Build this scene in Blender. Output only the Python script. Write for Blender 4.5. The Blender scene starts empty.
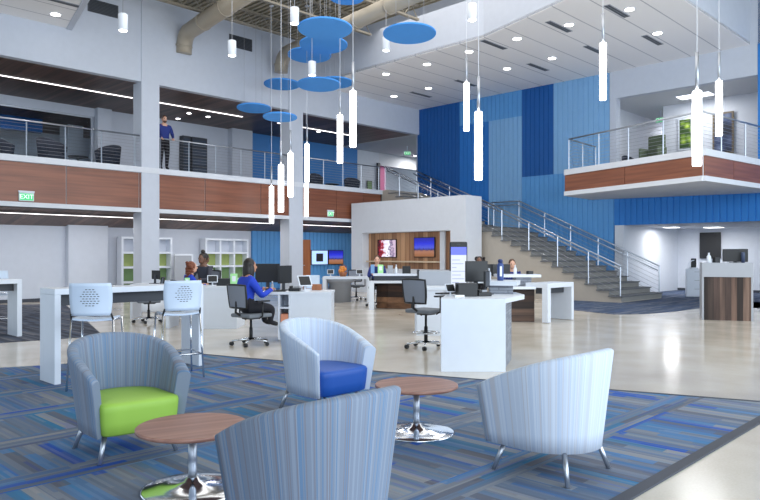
import bpy, bmesh, math, random
from mathutils import Vector, Matrix
random.seed(7)
C = bpy.context.scene.collection
S = bpy.context.scene
# ------------------------------------------------------------------ camera, light, exposure
FPX, U0, HOR, H = 685.0, 380.0, 255.0, 1.42
cam_d = bpy.data.cameras.new('camera'); cam = bpy.data.objects.new('camera', cam_d); C.objects.link(cam)
cam.location = (0, 0, H); cam.rotation_euler = (math.pi/2, 0, 0)
cam_d.sensor_width = 36; cam_d.lens = FPX/760*36; cam_d.shift_y = 5/760; cam_d.clip_end = 200
S.camera = cam
S.view_settings.view_transform = 'Standard'; S.view_settings.look = 'None'
S.view_settings.gamma = 1; S.view_settings.use_curve_mapping = False
S.view_settings.exposure = 0.5
S.cycles.use_denoising = True
S.cycles.max_bounces = 8; S.cycles.diffuse_bounces = 5; S.cycles.glossy_bounces = 4
S.cycles.sample_clamp_indirect = 6
w = bpy.data.worlds.new('world'); S.world = w; w.use_nodes = True
w.node_tree.nodes['Background'].inputs[0].default_value = (0.72, 0.86, 1.0, 1)
w.node_tree.nodes['Background'].inputs[1].default_value = 0.95

Fv = Vector((0.6972, 0.7169, 0)); Pv = Vector((-0.7169, 0.6972, 0)); AF = math.atan2(0.7169, 0.6972)
def W(f, p, z=0): return Fv*f + Pv*p + Vector((0, 0, z))
def toFP(x, y): return (x*Fv.x+y*Fv.y, x*Pv.x+y*Pv.y)
def at(u, v, Y): return Vector(((u-U0)/FPX*Y, Y, H+(HOR-v)/FPX*Y))
def gr(u, v, z=0):
    Y = (H-z)*FPX/(v-HOR); return Vector(((u-U0)/FPX*Y, Y, z))

def area(name, loc, rot, sx, sy, power, col):
    d = bpy.data.lights.new(name, 'AREA'); d.shape = 'RECTANGLE'; d.size = sx; d.size_y = sy; d.energy = power; d.color = col
    o = bpy.data.objects.new(name, d); C.objects.link(o); o.location = loc; o.rotation_euler = rot; return o
# daylight of the glass front behind and to the right of the camera
L1 = area('window_daylight', W(6, -6, 3.8), (math.radians(90), 0, AF), 24, 7, 1350, (0.82, 0.91, 1.0))
L2 = area('roof_fill', W(11, 9, 9.0), (0, 0, AF), 12, 14, 700, (1.0, 0.98, 0.95))  # added fill light under the roof deck, not from any real opening

# ------------------------------------------------------------------ materials
def lin(c):
    c = c/255; return c/12.92 if c <= 0.04045 else ((c+0.055)/1.055)**2.4
def rgb(r, g, b): return (lin(r), lin(g), lin(b), 1)
MATS = {}
def mat(name, col, rough=0.6, metal=0.0, emit=0, ecol=None, spec=0.5, noise=0.04, nscale=6.0, bump=0.0, coat=0):
    if name in MATS: return MATS[name]
    m = bpy.data.materials.new(name); m.use_nodes = True; nt = m.node_tree; b = nt.nodes['Principled BSDF']
    b.inputs['Roughness'].default_value = rough; b.inputs['Metallic'].default_value = metal
    b.inputs['Specular IOR Level'].default_value = spec; b.inputs['Coat Weight'].default_value = coat
    if emit:
        b.inputs['Emission Color'].default_value = ecol or col; b.inputs['Emission Strength'].default_value = emit
    tc = nt.nodes.new('ShaderNodeTexCoord'); n = nt.nodes.new('ShaderNodeTexNoise'); n.inputs['Scale'].default_value = nscale
    nt.links.new(tc.outputs['Object'], n.inputs['Vector'])
    mx = nt.nodes.new('ShaderNodeMix'); mx.data_type = 'RGBA'
    mx.inputs[6].default_value = tuple(c*(1-noise) for c in col[:3])+(1,); mx.inputs[7].default_value = tuple(min(1, c*(1+noise)) for c in col[:3])+(1,)
    nt.links.new(n.outputs['Fac'], mx.inputs[0]); nt.links.new(mx.outputs[2], b.inputs['Base Color'])
    if bump:
        bp = nt.nodes.new('ShaderNodeBump'); bp.inputs['Strength'].default_value = bump; bp.inputs['Distance'].default_value = 0.01
        nt.links.new(n.outputs['Fac'], bp.inputs['Height']); nt.links.new(bp.outputs[0], b.inputs['Normal'])
    MATS[name] = m; return m
class NT:
    def __init__(s, m): s.nt = m.node_tree; s.b = s.nt.nodes['Principled BSDF']
    def n(s, t, **k):
        x = s.nt.nodes.new(t)
        for a, v in k.items(): setattr(x, a, v)
        return x
    def l(s, a, b): s.nt.links.new(a, b)
    def m(s, op, a, b=None, c=None):
        x = s.nt.nodes.new('ShaderNodeMath'); x.operation = op
        for i, v in enumerate((a, b, c)):
            if v is None: continue
            if isinstance(v, (int, float)): x.inputs[i].default_value = v
            else: s.nt.links.new(v, x.inputs[i])
        return x.outputs[0]
def ramp(T, fac, stops, const=True):
    r = T.n('ShaderNodeValToRGB'); cr = r.color_ramp; cr.interpolation = 'CONSTANT' if const else 'LINEAR'
    while len(cr.elements) < len(stops): cr.elements.new(0.5)
    for e, (p, c) in zip(cr.elements, stops): e.position = p; e.color = c
    T.l(fac, r.inputs[0]); return r.outputs[0]
def newmat(name, rough=0.6):
    m = bpy.data.materials.new(name); m.use_nodes = True; T = NT(m); T.b.inputs['Roughness'].default_value = rough; MATS[name] = m; return m, T
def xyz(T, coord='Object'):
    tc = T.n('ShaderNodeTexCoord'); s = T.n('ShaderNodeSeparateXYZ'); T.l(tc.outputs[coord], s.inputs[0]); return tc, s
def comb(T, x, y, z=0.0):
    c = T.n('ShaderNodeCombineXYZ')
    for i, v in enumerate((x, y, z)):
        if isinstance(v, (int, float)): c.inputs[i].default_value = v
        else: T.l(v, c.inputs[i])
    return c.outputs[0]
def wnoise(T, vec):
    x = T.n('ShaderNodeTexWhiteNoise', noise_dimensions='3D'); T.l(vec, x.inputs['Vector']); return x.outputs['Value']

def stripe_cells(T, across, along, wd, ln, seed):
    i = T.m('FLOOR', T.m('DIVIDE', across, wd))
    off = wnoise(T, comb(T, i, seed, 3.1))
    j = T.m('FLOOR', T.m('ADD', T.m('DIVIDE', along, ln), off))
    return wnoise(T, comb(T, i, j, seed))
def make_carpet():
    m, T = newmat('blue_carpet', 0.95); tc, s = xyz(T); x, y = s.outputs[0], s.outputs[1]
    band = T.m('FRACT', T.m('DIVIDE', T.m('ADD', y, 0.3), 1.0)); mask = T.m('GREATER_THAN', band, 0.72)
    cols = [(0, rgb(98,110,128)), (.15, rgb(116,122,132)), (.30, rgb(70,112,144)), (.40, rgb(104,112,126)), (.52, rgb(90,92,102)),
            (.62, rgb(86,118,156)), (.72, rgb(132,134,138)), (.82, rgb(84,104,136)), (.92, rgb(66,90,158))]
    A = stripe_cells(T, x, y, 0.085, 1.0, 1.7); B = stripe_cells(T, y, x, 0.06, 1.0, 5.3)
    A2 = stripe_cells(T, x, y, 0.027, 0.6, 2.2); B2 = stripe_cells(T, y, x, 0.022, 0.6, 9.3)
    def pick(a, b):
        mx = T.n('ShaderNodeMix'); mx.data_type = 'FLOAT'; T.l(mask, mx.inputs[0]); T.l(a, mx.inputs[2]); T.l(b, mx.inputs[3]); return mx.outputs[0]
    c1 = ramp(T, pick(A, B), cols); c2 = ramp(T, pick(A2, B2), cols)
    mx = T.n('ShaderNodeMix'); mx.data_type = 'RGBA'; mx.inputs[0].default_value = 0.3; T.l(c1, mx.inputs[6]); T.l(c2, mx.inputs[7])
    n = T.n('ShaderNodeTexNoise'); n.inputs['Scale'].default_value = 220; T.l(tc.outputs['Object'], n.inputs['Vector'])
    m2 = T.n('ShaderNodeMix'); m2.data_type = 'RGBA'; m2.blend_type = 'MULTIPLY'; m2.inputs[0].default_value = 0.25
    T.l(mx.outputs[2], m2.inputs[6]); T.l(n.outputs['Color'], m2.inputs[7])
    hs = T.n('ShaderNodeHueSaturation'); hs.inputs['Value'].default_value = 1.3; hs.inputs['Saturation'].default_value = 1.1; T.l(m2.outputs[2], hs.inputs['Color'])
    T.l(hs.outputs[0], T.b.inputs['Base Color'])
    bp = T.n('ShaderNodeBump'); bp.inputs['Strength'].default_value = .3; bp.inputs['Distance'].default_value = .004; T.l(n.outputs['Fac'], bp.inputs['Height']); T.l(bp.outputs[0], T.b.inputs['Normal'])
    T.b.inputs['Specular IOR Level'].default_value = 0.1
    return m
def make_grey_carpet(name, cols, across='x', wd=0.06, ln=0.9):
    m, T = newmat(name, 0.95); tc, s = xyz(T); x, y = s.outputs[0], s.outputs[1]
    a, b = (x, y) if across == 'x' else (y, x)
    T.l(ramp(T, stripe_cells(T, a, b, wd, ln, 4.4), cols), T.b.inputs['Base Color']); T.b.inputs['Specular IOR Level'].default_value = 0.1
    return m
def make_wood(name, c1, c2, axis='x', scale=1.0, rough=0.45, plank=0.0, pcols=None, stretch=18):
    m, T = newmat(name, rough); tc, s = xyz(T)
    mp = T.n('ShaderNodeMapping'); sc = {'x': (0.6, stretch, stretch), 'y': (stretch, .6, stretch), 'z': (stretch, stretch, 0.6)}[axis]
    mp.inputs['Scale'].default_value = tuple(v*scale for v in sc); T.l(tc.outputs['Object'], mp.inputs['Vector'])
    n = T.n('ShaderNodeTexNoise'); n.inputs['Scale'].default_value = 1.0; n.inputs['Detail'].default_value = 5; T.l(mp.outputs[0], n.inputs['Vector'])
    col = ramp(T, n.outputs['Fac'], [(0.3, c1), (0.7, c2)], False)
    if plank:
        ax = {'x': s.outputs[0], 'y': s.outputs[1], 'z': s.outputs[2]}[plank[0]]
        i = T.m('FLOOR', T.m('DIVIDE', ax, plank[1])); wn = wnoise(T, comb(T, i, 1.3, 2.7))
        pc = ramp(T, wn, [(k/len(pcols), c) for k, c in enumerate(pcols)])
        mx = T.n('ShaderNodeMix'); mx.data_type = 'RGBA'; mx.blend_type = 'MULTIPLY'; mx.inputs[0].default_value = 1; T.l(col, mx.inputs[6]); T.l(pc, mx.inputs[7]); col = mx.outputs[2]
        fr = T.m('FRACT', T.m('DIVIDE', ax, plank[1])); g = T.m('GREATER_THAN', fr, 0.05)
        m3 = T.n('ShaderNodeMix'); m3.data_type = 'RGBA'; T.l(g, m3.inputs[0]); m3.inputs[6].default_value = tuple(v*0.35 for v in c1[:3])+(1,); T.l(col, m3.inputs[7]); col = m3.outputs[2]
    T.l(col, T.b.inputs['Base Color']); return m
def make_fabric(name, base, lo, hi, tan):
    # woven upholstery, thin vertical stripes wrapped round the shell (stripe index from UV x)
    m, T = newmat(name, 0.9); tc, s = xyz(T, 'UV'); u = s.outputs[0]
    i = T.m('FLOOR', T.m('MULTIPLY', u, 300)); a = wnoise(T, comb(T, i, 0.5, 0.2)); i2 = T.m('FLOOR', T.m('MULTIPLY', u, 52)); b = wnoise(T, comb(T, i2, 7.5, 0.2))
    f = T.m('ADD', T.m('MULTIPLY', a, 0.6), T.m('MULTIPLY', b, 0.4))
    T.l(ramp(T, f, [(0, lo), (.25, base), (.45, hi), (.6, base), (.72, tan), (.8, lo)]), T.b.inputs['Base Color'])
    T.b.inputs['Specular IOR Level'].default_value = 0.15; T.b.inputs['Sheen Weight'].default_value = 0.1
    return m
def make_floor():
    m, T = newmat('polished_concrete', 0.12); tc, s = xyz(T)
    n = T.n('ShaderNodeTexNoise'); n.inputs['Scale'].default_value = 1.3; n.inputs['Detail'].default_value = 8; T.l(tc.outputs['Object'], n.inputs['Vector'])
    n2 = T.n('ShaderNodeTexNoise'); n2.inputs['Scale'].default_value = 60; n2.inputs['Detail'].default_value = 3; T.l(tc.outputs['Object'], n2.inputs['Vector'])
    f = T.m('ADD', T.m('MULTIPLY', n.outputs['Fac'], .7), T.m('MULTIPLY', n2.outputs['Fac'], .3))
    T.l(ramp(T, f, [(0.3, rgb(190, 182, 168)), (0.5, rgb(202, 194, 181)), (.7, rgb(210, 204, 193))], False), T.b.inputs['Base Color'])
    r = T.m('ADD', T.m('MULTIPLY', n.outputs['Fac'], .15), .08); T.l(r, T.b.inputs['Roughness'])
    T.b.inputs['Specular IOR Level'].default_value = 0.6
    return m
def make_stone(name, a, b, c):
    m, T = newmat(name, 0.85); tc, s = xyz(T)
    br = T.n('ShaderNodeTexBrick'); br.inputs['Scale'].default_value = 9; br.inputs['Color1'].default_value = a; br.inputs['Color2'].default_value = b; br.inputs['Mortar'].default_value = c
    br.inputs['Brick Width'].default_value = 1.6; br.inputs['Row Height'].default_value = .35; br.inputs['Mortar Size'].default_value = .02
    v = comb(T, T.m('ADD', s.outputs[0], s.outputs[1]), s.outputs[2], 0.0); T.l(v, br.inputs['Vector']); T.l(br.outputs['Color'], T.b.inputs['Base Color'])
    bp = T.n('ShaderNodeBump'); bp.inputs['Strength'].default_value = .6; T.l(br.outputs['Fac'], bp.inputs['Height']); T.l(bp.outputs[0], T.b.inputs['Normal'])
    return m
def make_planks_ceiling():
    m, T = newmat('ceiling_planks', 0.7); tc, s = xyz(T)
    fr = T.m('FRACT', T.m('DIVIDE', s.outputs[1], 0.9)); g = T.m('LESS_THAN', fr, 0.04)
    T.l(ramp(T, g, [(0, rgb(240, 238, 238)), (.5, rgb(184, 184, 190))]), T.b.inputs['Base Color'])
    return m

m_floor = make_floor(); m_carpet = make_carpet()
m_gcarpet = make_grey_carpet('grey_carpet', [(0, rgb(74,78,90)), (.3, rgb(92,96,108)), (.55, rgb(64,68,80)), (.75, rgb(110,112,120)), (.9, rgb(82,90,108))])
m_scarpet = make_grey_carpet('stair_carpet', [(0, rgb(74,88,112)), (.3, rgb(92,102,122)), (.55, rgb(64,76,100)), (.75, rgb(110,116,130)), (.9, rgb(76,92,124))], 'y')
m_trimdark = mat('rubber_trim', rgb(62, 66, 76), 0.7)
m_white = mat('white_paint', rgb(212, 216, 224), 0.7)
m_wallg = mat('grey_paint', rgb(196, 202, 214), 0.75)
m_lam = mat('white_laminate', rgb(216, 222, 232), 0.35)
m_lamg = mat('grey_laminate', rgb(158, 162, 170), 0.4)
m_ceilw = mat('ceiling_white', rgb(208, 210, 214), 0.8)
m_planks = make_planks_ceiling()
m_fascia = make_wood('cherry_panel', rgb(112, 66, 48), rgb(142, 88, 64), 'x', 1, 0.35, stretch=14)
m_dwood = make_wood('dark_wood_soffit', rgb(98, 74, 64), rgb(126, 98, 86), 'y', 1, 0.45, ('x', 0.16), [rgb(190,190,190), rgb(230,230,230), rgb(255,255,255), rgb(210,205,205)])
m_top = make_wood('walnut_top', rgb(134, 96, 84), rgb(164, 122, 106), 'x', 1, 0.35, stretch=22)
m_nwood = make_wood('oak_cladding', rgb(168, 124, 92), rgb(206, 164, 126), 'z', 1, 0.5, ('y', 0.22), [rgb(255,255,255), rgb(215,205,200), rgb(240,235,230), rgb(190,180,170)])
m_rwood = make_wood('reclaimed_wood', rgb(80, 64, 58), rgb(150, 128, 116), 'z', 1, 0.7, ('x', 0.115), [rgb(120,115,115), rgb(255,245,235), rgb(200,190,185), rgb(90,85,85), rgb(230,215,205), rgb(160,150,150)], stretch=9)
m_hwood = make_wood('reclaimed_boards', rgb(92, 66, 50), rgb(160, 122, 92), 'x', 1, 0.7, ('z', 0.15), [rgb(255,245,235), rgb(120,105,100), rgb(220,205,190), rgb(90,80,80)], stretch=9)
m_dboard = make_wood('dark_boards', rgb(62, 50, 46), rgb(120, 96, 82), 'x', 1, 0.7, ('z', 0.14), [rgb(255,245,235), rgb(150,135,130), rgb(200,190,185), rgb(120,110,110)], stretch=9)
m_door = make_wood('door_wood', rgb(140, 84, 52), rgb(170, 108, 70), 'z', 1, 0.4)
m_stone = make_stone('stacked_stone', rgb(122,126,136), rgb(150,154,162), rgb(74,78,86))
BL = {k: mat('blue_'+k, c, 0.55) for k, c in dict(dark=rgb(4, 86, 160), mid=rgb(30, 114, 194), soft=rgb(88, 154, 214), pale=rgb(128, 176, 220), under=rgb(40, 124, 204), lower=rgb(66, 130, 196)).items()}
m_disc = mat('blue_felt', rgb(72, 148, 226), 0.9)
m_steel = mat('brushed_steel', rgb(170, 174, 182), 0.3, 0.9)
m_chrome = mat('chrome', rgb(220, 224, 230), 0.12, 1.0)
m_alu = mat('satin_aluminium', rgb(176, 182, 192), 0.35, 0.85)
m_deck = mat('roof_deck', rgb(150, 142, 124), 0.7)
m_joist = mat('joist_steel', rgb(140, 132, 118), 0.6)
m_duct = mat('painted_duct', rgb(168, 158, 142), 0.45, 0.2)
m_black = mat('black_plastic', rgb(22, 24, 28), 0.45)
m_dgrey = mat('dark_grey_plastic', rgb(52, 56, 64), 0.5)
m_mesh = mat('grey_mesh', rgb(128, 134, 146), 0.8)
m_seatg = mat('grey_seat_fabric', rgb(116, 122, 130), 0.9)
m_lounge = mat('charcoal_upholstery', rgb(50, 56, 70), 0.9, noise=0.35, nscale=30)
m_stoolp = mat('white_polypropylene', rgb(200, 214, 232), 0.35)
m_green = mat('lime_vinyl', rgb(146, 186, 72), 0.55, noise=.02)
m_blue = mat('royal_vinyl', rgb(20, 76, 160), 0.5, noise=.02)
m_fabl = make_fabric('pale_striped_weave', rgb(186,197,214), rgb(174,189,211), rgb(195,205,220), rgb(184,187,197))
m_fabd = make_fabric('grey_striped_weave', rgb(118,130,148), rgb(100,126,156), rgb(130,141,158), rgb(118,120,132))
m_lit = mat('light_tube', (1, 1, 1, 1), 0.5, emit=6, ecol=(0.97, 0.98, 1, 1))
m_down = mat('downlight_lens', (1, 1, 1, 1), 0.5, emit=6, ecol=(1, 0.99, 0.96, 1))
m_strip = mat('linear_light', (1, 1, 1, 1), 0.5, emit=2.6, ecol=(1, 0.94, 0.93, 1))
m_panel = mat('light_panel', (1, 1, 1, 1), 0.5, emit=3, ecol=(1, 1, 1, 1))
m_exit = mat('exit_letters', rgb(225, 245, 232), 0.5, emit=0.6, ecol=rgb(225, 250, 235))
m_exitb = mat('exit_face', rgb(70, 190, 120), 0.5, emit=0.35, ecol=rgb(80, 215, 135))
m_bk = mat('vent_shadow', rgb(84, 88, 94), 0.6)
m_shg = mat('green_panel', rgb(158, 172, 104), 0.6, noise=.12, nscale=3)
m_shg2 = mat('green_panel_deep', rgb(118, 148, 96), 0.6, noise=.12, nscale=3)
m_cord = mat('white_cord', rgb(214, 218, 226), 0.5)
m_paper = mat('paper', rgb(232, 236, 240), 0.6)
m_lgreen = mat('pale_green_card', rgb(172, 232, 160), 0.5)
m_beige = mat('stair_plaster', rgb(170, 162, 152), 0.8)
m_tread = mat('stair_nosing', rgb(106, 108, 112), 0.8, noise=.15)
m_riser = mat('riser_carpet', rgb(146, 144, 140), 0.9, noise=.1)
m_pink = mat('pink_paint', rgb(214, 120, 160), 0.7)
def skin_m(n, c): return mat('skin_'+n, c, 0.55)
glass, T = newmat('clear_glass', 0.02); T.b.inputs['Transmission Weight'].default_value = 1; T.b.inputs['IOR'].default_value = 1.1; T.b.inputs['Base Color'].default_value = (.93, .97, .98, 1)

# ------------------------------------------------------------------ mesh helper
class MB:
    def __init__(s): s.bm = bmesh.new(); s.uv = s.bm.loops.layers.uv.new('UVMap'); s.mi = 0
    def _new(s, vs, fs):
        v = [s.bm.verts.new(p) for p in vs]
        out = []
        for f in fs:
            try:
                q = s.bm.faces.new([v[i] for i in f]); q.material_index = s.mi; out.append(q)
            except ValueError: pass
        return out
    def box(s, x0, x1, y0, y1, z0, z1, bev=0, M=None):
        vs = [Vector(p) for p in ((x0,y0,z0),(x1,y0,z0),(x1,y1,z0),(x0,y1,z0),(x0,y0,z1),(x1,y0,z1),(x1,y1,z1),(x0,y1,z1))]
        if M: vs = [M @ p for p in vs]
        fs = s._new(vs, [(3,2,1,0),(4,5,6,7),(0,1,5,4),(1,2,6,5),(2,3,7,6),(3,0,4,7)])
        if bev:
            es = list({e for f in fs for e in f.edges})
            r = bmesh.ops.bevel(s.bm, geom=es, offset=bev, segments=3, affect='EDGES', profile=0.5)
            for f in r['faces']: f.material_index = s.mi
        return s
    def prism(s, pts, z0, z1):
        n = len(pts); vs = [(x, y, z0) for x, y in pts]+[(x, y, z1) for x, y in pts]
        a = sum(pts[i][0]*pts[(i+1)%n][1]-pts[(i+1)%n][0]*pts[i][1] for i in range(n))
        f = [tuple(range(n))[::-1], tuple(range(n, 2*n))]+[(i, (i+1)%n, n+(i+1)%n, n+i) for i in range(n)]
        if a < 0: f = [tuple(reversed(q)) for q in f]
        s._new(vs, f); return s
    def extr(s, prof, x0, x1):       # profile of (y,z) extruded along x
        n = len(prof); vs = [(x0, y, z) for y, z in prof]+[(x1, y, z) for y, z in prof]
        s._new(vs, [tuple(range(n)), tuple(range(n, 2*n))[::-1]]+[(i, n+i, n+(i+1)%n, (i+1)%n) for i in range(n)])
        bmesh.ops.recalc_face_normals(s.bm, faces=s.bm.faces[:]); return s
    def tube(s, pts, r, seg=8, r2=None, cap=True):
        pts = [Vector(p) for p in pts]; n = len(pts); rings = []
        up = None
        for i, p in enumerate(pts):
            d = (pts[min(i+1, n-1)]-pts[max(i-1, 0)]).normalized()
            if up is None:
                up = Vector((0, 0, 1)) if abs(d.z) < .9 else Vector((1, 0, 0))
            a = d.cross(up).normalized(); b = a.cross(d).normalized(); up = b
            rr = r if r2 is None else r+(r2-r)*i/max(1, n-1)
            rings.append([s.bm.verts.new(p+(a*math.cos(2*math.pi*k/seg)+b*math.sin(2*math.pi*k/seg))*rr) for k in range(seg)])
        for i in range(n-1):
            for k in range(seg):
                q = s.bm.faces.new((rings[i][k], rings[i+1][k], rings[i+1][(k+1)%seg], rings[i][(k+1)%seg])); q.material_index = s.mi; q.smooth = seg > 5
        if cap:
            for ring in (rings[0][::-1], rings[-1]):
                try: q = s.bm.faces.new(ring); q.material_index = s.mi
                except ValueError: pass
        return s
    def lathe(s, prof, seg=24, c=(0, 0), ax=0, M=None, smooth=True):
        rings = []
        for r, z in prof:
            ring = []
            for k in range(seg):
                t = 2*math.pi*k/seg; v = Vector((c[0]+r*math.cos(t), c[1]+r*math.sin(t), z))
                ring.append(s.bm.verts.new(M @ v if M else v))
            rings.append(ring)
        for i in range(len(prof)-1):
            for k in range(seg):
                q = s.bm.faces.new((rings[i][k], rings[i][(k+1)%seg], rings[i+1][(k+1)%seg], rings[i+1][k])); q.material_index = s.mi; q.smooth = smooth
        for ring in (rings[0][::-1], rings[-1]):
            q = s.bm.faces.new(ring); q.material_index = s.mi
        return s
    def ell(s, c, r, seg=12, M=None):
        prof = [(max(1e-3, math.sin(math.pi*i/seg)), -math.cos(math.pi*i/seg)) for i in range(seg+1)]
        T = Matrix.Translation(c) @ (M or Matrix.Identity(4)) @ Matrix.Diagonal((r[0], r[1], r[2], 1))
        return s.lathe(prof, seg+4, M=T)
    def build(s, name, mats, parent=None, loc=(0, 0, 0), rz=0, bevel=0, smooth=None):
        me = bpy.data.meshes.new(name); bmesh.ops.recalc_face_normals(s.bm, faces=s.bm.faces[:]) if smooth is None else None
        if smooth:
            for f in s.bm.faces: f.smooth = True
        s.bm.to_mesh(me); s.bm.free()
        if not isinstance(mats, (list, tuple)): mats = [mats]
        for m in mats: me.materials.append(m)
        o = bpy.data.objects.new(name, me); C.objects.link(o); o.location = loc; o.rotation_euler = (0, 0, rz)
        if parent: o.parent = parent
        if bevel:
            b = o.modifiers.new('bevel', 'BEVEL'); b.width = bevel; b.segments = 2; b.limit_method = 'ANGLE'
        return o
def thing(name, label, cat, loc=(0, 0, 0), rz=0, group=None):
    o = bpy.data.objects.new(name, None); C.objects.link(o); o.location = loc; o.rotation_euler = (0, 0, rz); o.empty_display_size = .1
    return tag(o, label, cat, group)
def tag(o, label, cat, group=None):
    o['label'] = label; o['category'] = cat
    if group: o['group'] = group
    return o
def struct(o): o['kind'] = 'structure'; return o
def SB(mb, name, mats, parent=None, bevel=0):   # structure piece drawn in building axes (f, p, z)
    o = mb.build(name, mats, parent, rz=0 if parent else AF, bevel=bevel)
    if not parent: struct(o)
    return o
def fbox(name, m, f0, f1, p0, p1, z0, z1, parent=None): return SB(MB().box(f0, f1, p0, p1, z0, z1), name, m, parent)
def dup(root, loc=None, rz=None, label=None, group=None):
    def cp(o, par):
        c = o.copy(); C.objects.link(c)
        if par is not None: c.parent = par
        for ch in kids.get(o, []): cp(ch, c)
        return c
    kids = {}
    for ch in C.objects:
        if ch.parent is not None: kids.setdefault(ch.parent, []).append(ch)
    c = cp(root, None)
    if loc is not None: c.location = loc
    if rz is not None: c.rotation_euler = (0, 0, rz)
    if label: c['label'] = label
    if group: c['group'] = group
    return c
def text_mesh(s, size, name, m, parent, loc, rot=(math.pi/2, 0, 0), depth=0.002, align='CENTER'):
    cu = bpy.data.curves.new(name, 'FONT'); cu.body = s; cu.size = size; cu.extrude = depth; cu.align_x = align; cu.align_y = 'CENTER'
    t = bpy.data.objects.new(name, cu); C.objects.link(t); bpy.context.view_layer.update()
    me = bpy.data.meshes.new_from_object(t); bpy.data.objects.remove(t); bpy.data.curves.remove(cu)
    me.materials.clear(); me.materials.append(m)
    o = bpy.data.objects.new(name, me); C.objects.link(o); o.parent = parent; o.location = loc; o.rotation_euler = rot
    return o
PI = math.pi
#@@STRUCTURE
# ------------------------------------------------------------------ room shell
ZF, ZS, ZC, ZR = 4.08, 6.66, 7.75, 9.25       # upper floor, wood soffit, plank ceiling, roof deck
FP, FB = 19.6, 22.6                           # plane of the balcony front (p), plane of the blue wall (f)
fl = MB().box(-14, 40, -12, 40, -0.2, 0); SB(fl, 'floor', m_floor)
# roof deck with ribs, over the hall
mb = MB().box(-10, 33, -4, 32, ZR+0.06, ZR+0.2)
x = -2.0
while x < 23:
    mb.box(x, x+0.1, 8, 20, ZR, ZR+0.07); x += 0.2
SB(mb, 'ceiling_deck', m_deck)
fbox('wall_left_upper', m_wallg, 2.0, FB, FP, FP+0.25, ZS, ZR+0.06)
for i, (f0, f1) in enumerate([(9.8, 10.38), (15.43, 16.06)]):
    c = fbox('column', m_wallg, f0, f1, FP-0.035, FP+0.5, 0, ZR)
# fascia of the upper floor
fb = fbox('wall_fascia', m_white, 2, 20.2, FP+0.03, FP+0.3, 2.71, ZF-0.02)
seams = [2.0, 3.3, 5.45, 7.6, 9.74, 12.0, 14.2, 16.3, 17.75, 19.2, 20.2]
for a, b in zip(seams[:-1], seams[1:]):
    fbox('fascia_panel', m_fascia, a+0.012, b-0.012, FP, FP+0.028, 2.84, ZF-0.18, fb)
fbox('trim_1', m_white, 2, 20.25, FP-0.05, FP+0.35, ZF-0.17, ZF)
fbox('trim_2', m_white, 2, 20.25, FP-0.03, FP+0.3, 2.71, 2.835)
fbox('floor_upper_left', m_gcarpet, 2, 32, FP+0.36, 30, ZF-0.25, ZF)
# wood soffits
fbox('ceiling_soffit_upper', m_dwood, 2, 22.4, FP+0.26, 24.5, ZS, ZS+0.1)
fbox('ceiling_landing', m_ceilw, 22.41, 32, FP+0.1, 30, ZS-0.02, ZS+0.1)
mb = MB(); mb._new([(2, FP+0.31, 2.72), (FB, FP+0.31, 2.72), (FB, 22.0, 2.36), (2, 22.0, 2.30), (2, FP+0.31, 2.8), (FB, FP+0.31, 2.8), (FB, 22, 2.46), (2, 22, 2.4)],
   [(0,1,2,3), (7,6,5,4), (0,4,5,1), (1,5,6,2), (2,6,7,3), (3,7,4,0)]); SB(mb, 'ceiling_soffit_lower', m_dwood)
# lower rear walls
fbox('wall_left_lower', m_wallg, 2, 15.48, 22.0, 22.3, 0, 2.62)
fbox('wall_pier', m_wallg, 8.5, 9.75, 21.75, 22.0, 0, 2.36)
fbox('wall_blue_lower_backing', BL['lower'], 15.48, FB-.05, 22.03, 22.3, 0, 2.62)
fbox('baseboard_left', m_trimdark, 2, 8.5, 21.97, 22.0, 0, 0.1)
fbox('baseboard_pier', m_trimdark, 8.5, 9.75, 21.72, 21.75, 0, 0.1)
# upper rear walls
fbox('wall_left_rear_upper', m_wallg, 10.97, 17.0, 24.4, 24.6, ZF, ZS)
fbox('wall_pilaster', m_wallg, 10.45, 10.97, 24.15, 24.6, ZF, ZS)
fbox('wall_pilaster_blue', m_wallg, 16.0, 17.0, 24.05, 24.4, ZF, ZS)
fbox('wall_header_window', m_wallg, 2, 10.45, 24.4, 24.6, 6.36, ZS)
fbox('wall_landing_rear', m_white, 23.5, 25.0, 24.4, 24.6, ZF, ZS-0.03)
fbox('wall_landing_pink', m_pink, 25.15, 25.72, 24.6, 24.75, ZF, 6.3)
fbox('wall_landing_far', m_white, 24.0, 32, 27.5, 27.7, ZF, ZS-0.03)
fbox('wall_landing_header', m_ceilw, 25.0, 32, 24.4, 24.6, 6.0, ZS-0.03)
fbox('trim_door_frame', m_dgrey, 24.83, 25.0, 24.3, 24.4, ZF, 6.1)
# dark room behind the glazed opening on the upper floor
fbox('wall_meeting_room', m_wallg, 2, 14, 30, 30.2, ZF, 7)
fbox('wall_meeting_room_blue', BL['dark'], 4.5, 9.6, 27.0, 27.2, 6.0, 6.5)
fbox('ceiling_meeting_room', m_dwood, 2, 14, 24.6, 30, 6.5, 6.6)
wf = fbox('window_1', m_alu, 10.33, 10.44, 24.42, 24.52, ZF, 6.36)
for f in (5.6,): fbox('window_frame', m_alu, f, f+0.06, 24.44, 24.5, ZF, 6.3, wf)
fbox('window_frame', m_alu, 2, 10.33, 24.44, 24.5, 6.3, 6.36, wf); fbox('pane', glass, 2, 10.32, 24.465, 24.475, ZF+.01, 6.3, wf)
fbox('wall_meeting_pier', m_wallg, 10.6, 11.2, 27.2, 28, ZF, 6.5)

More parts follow.
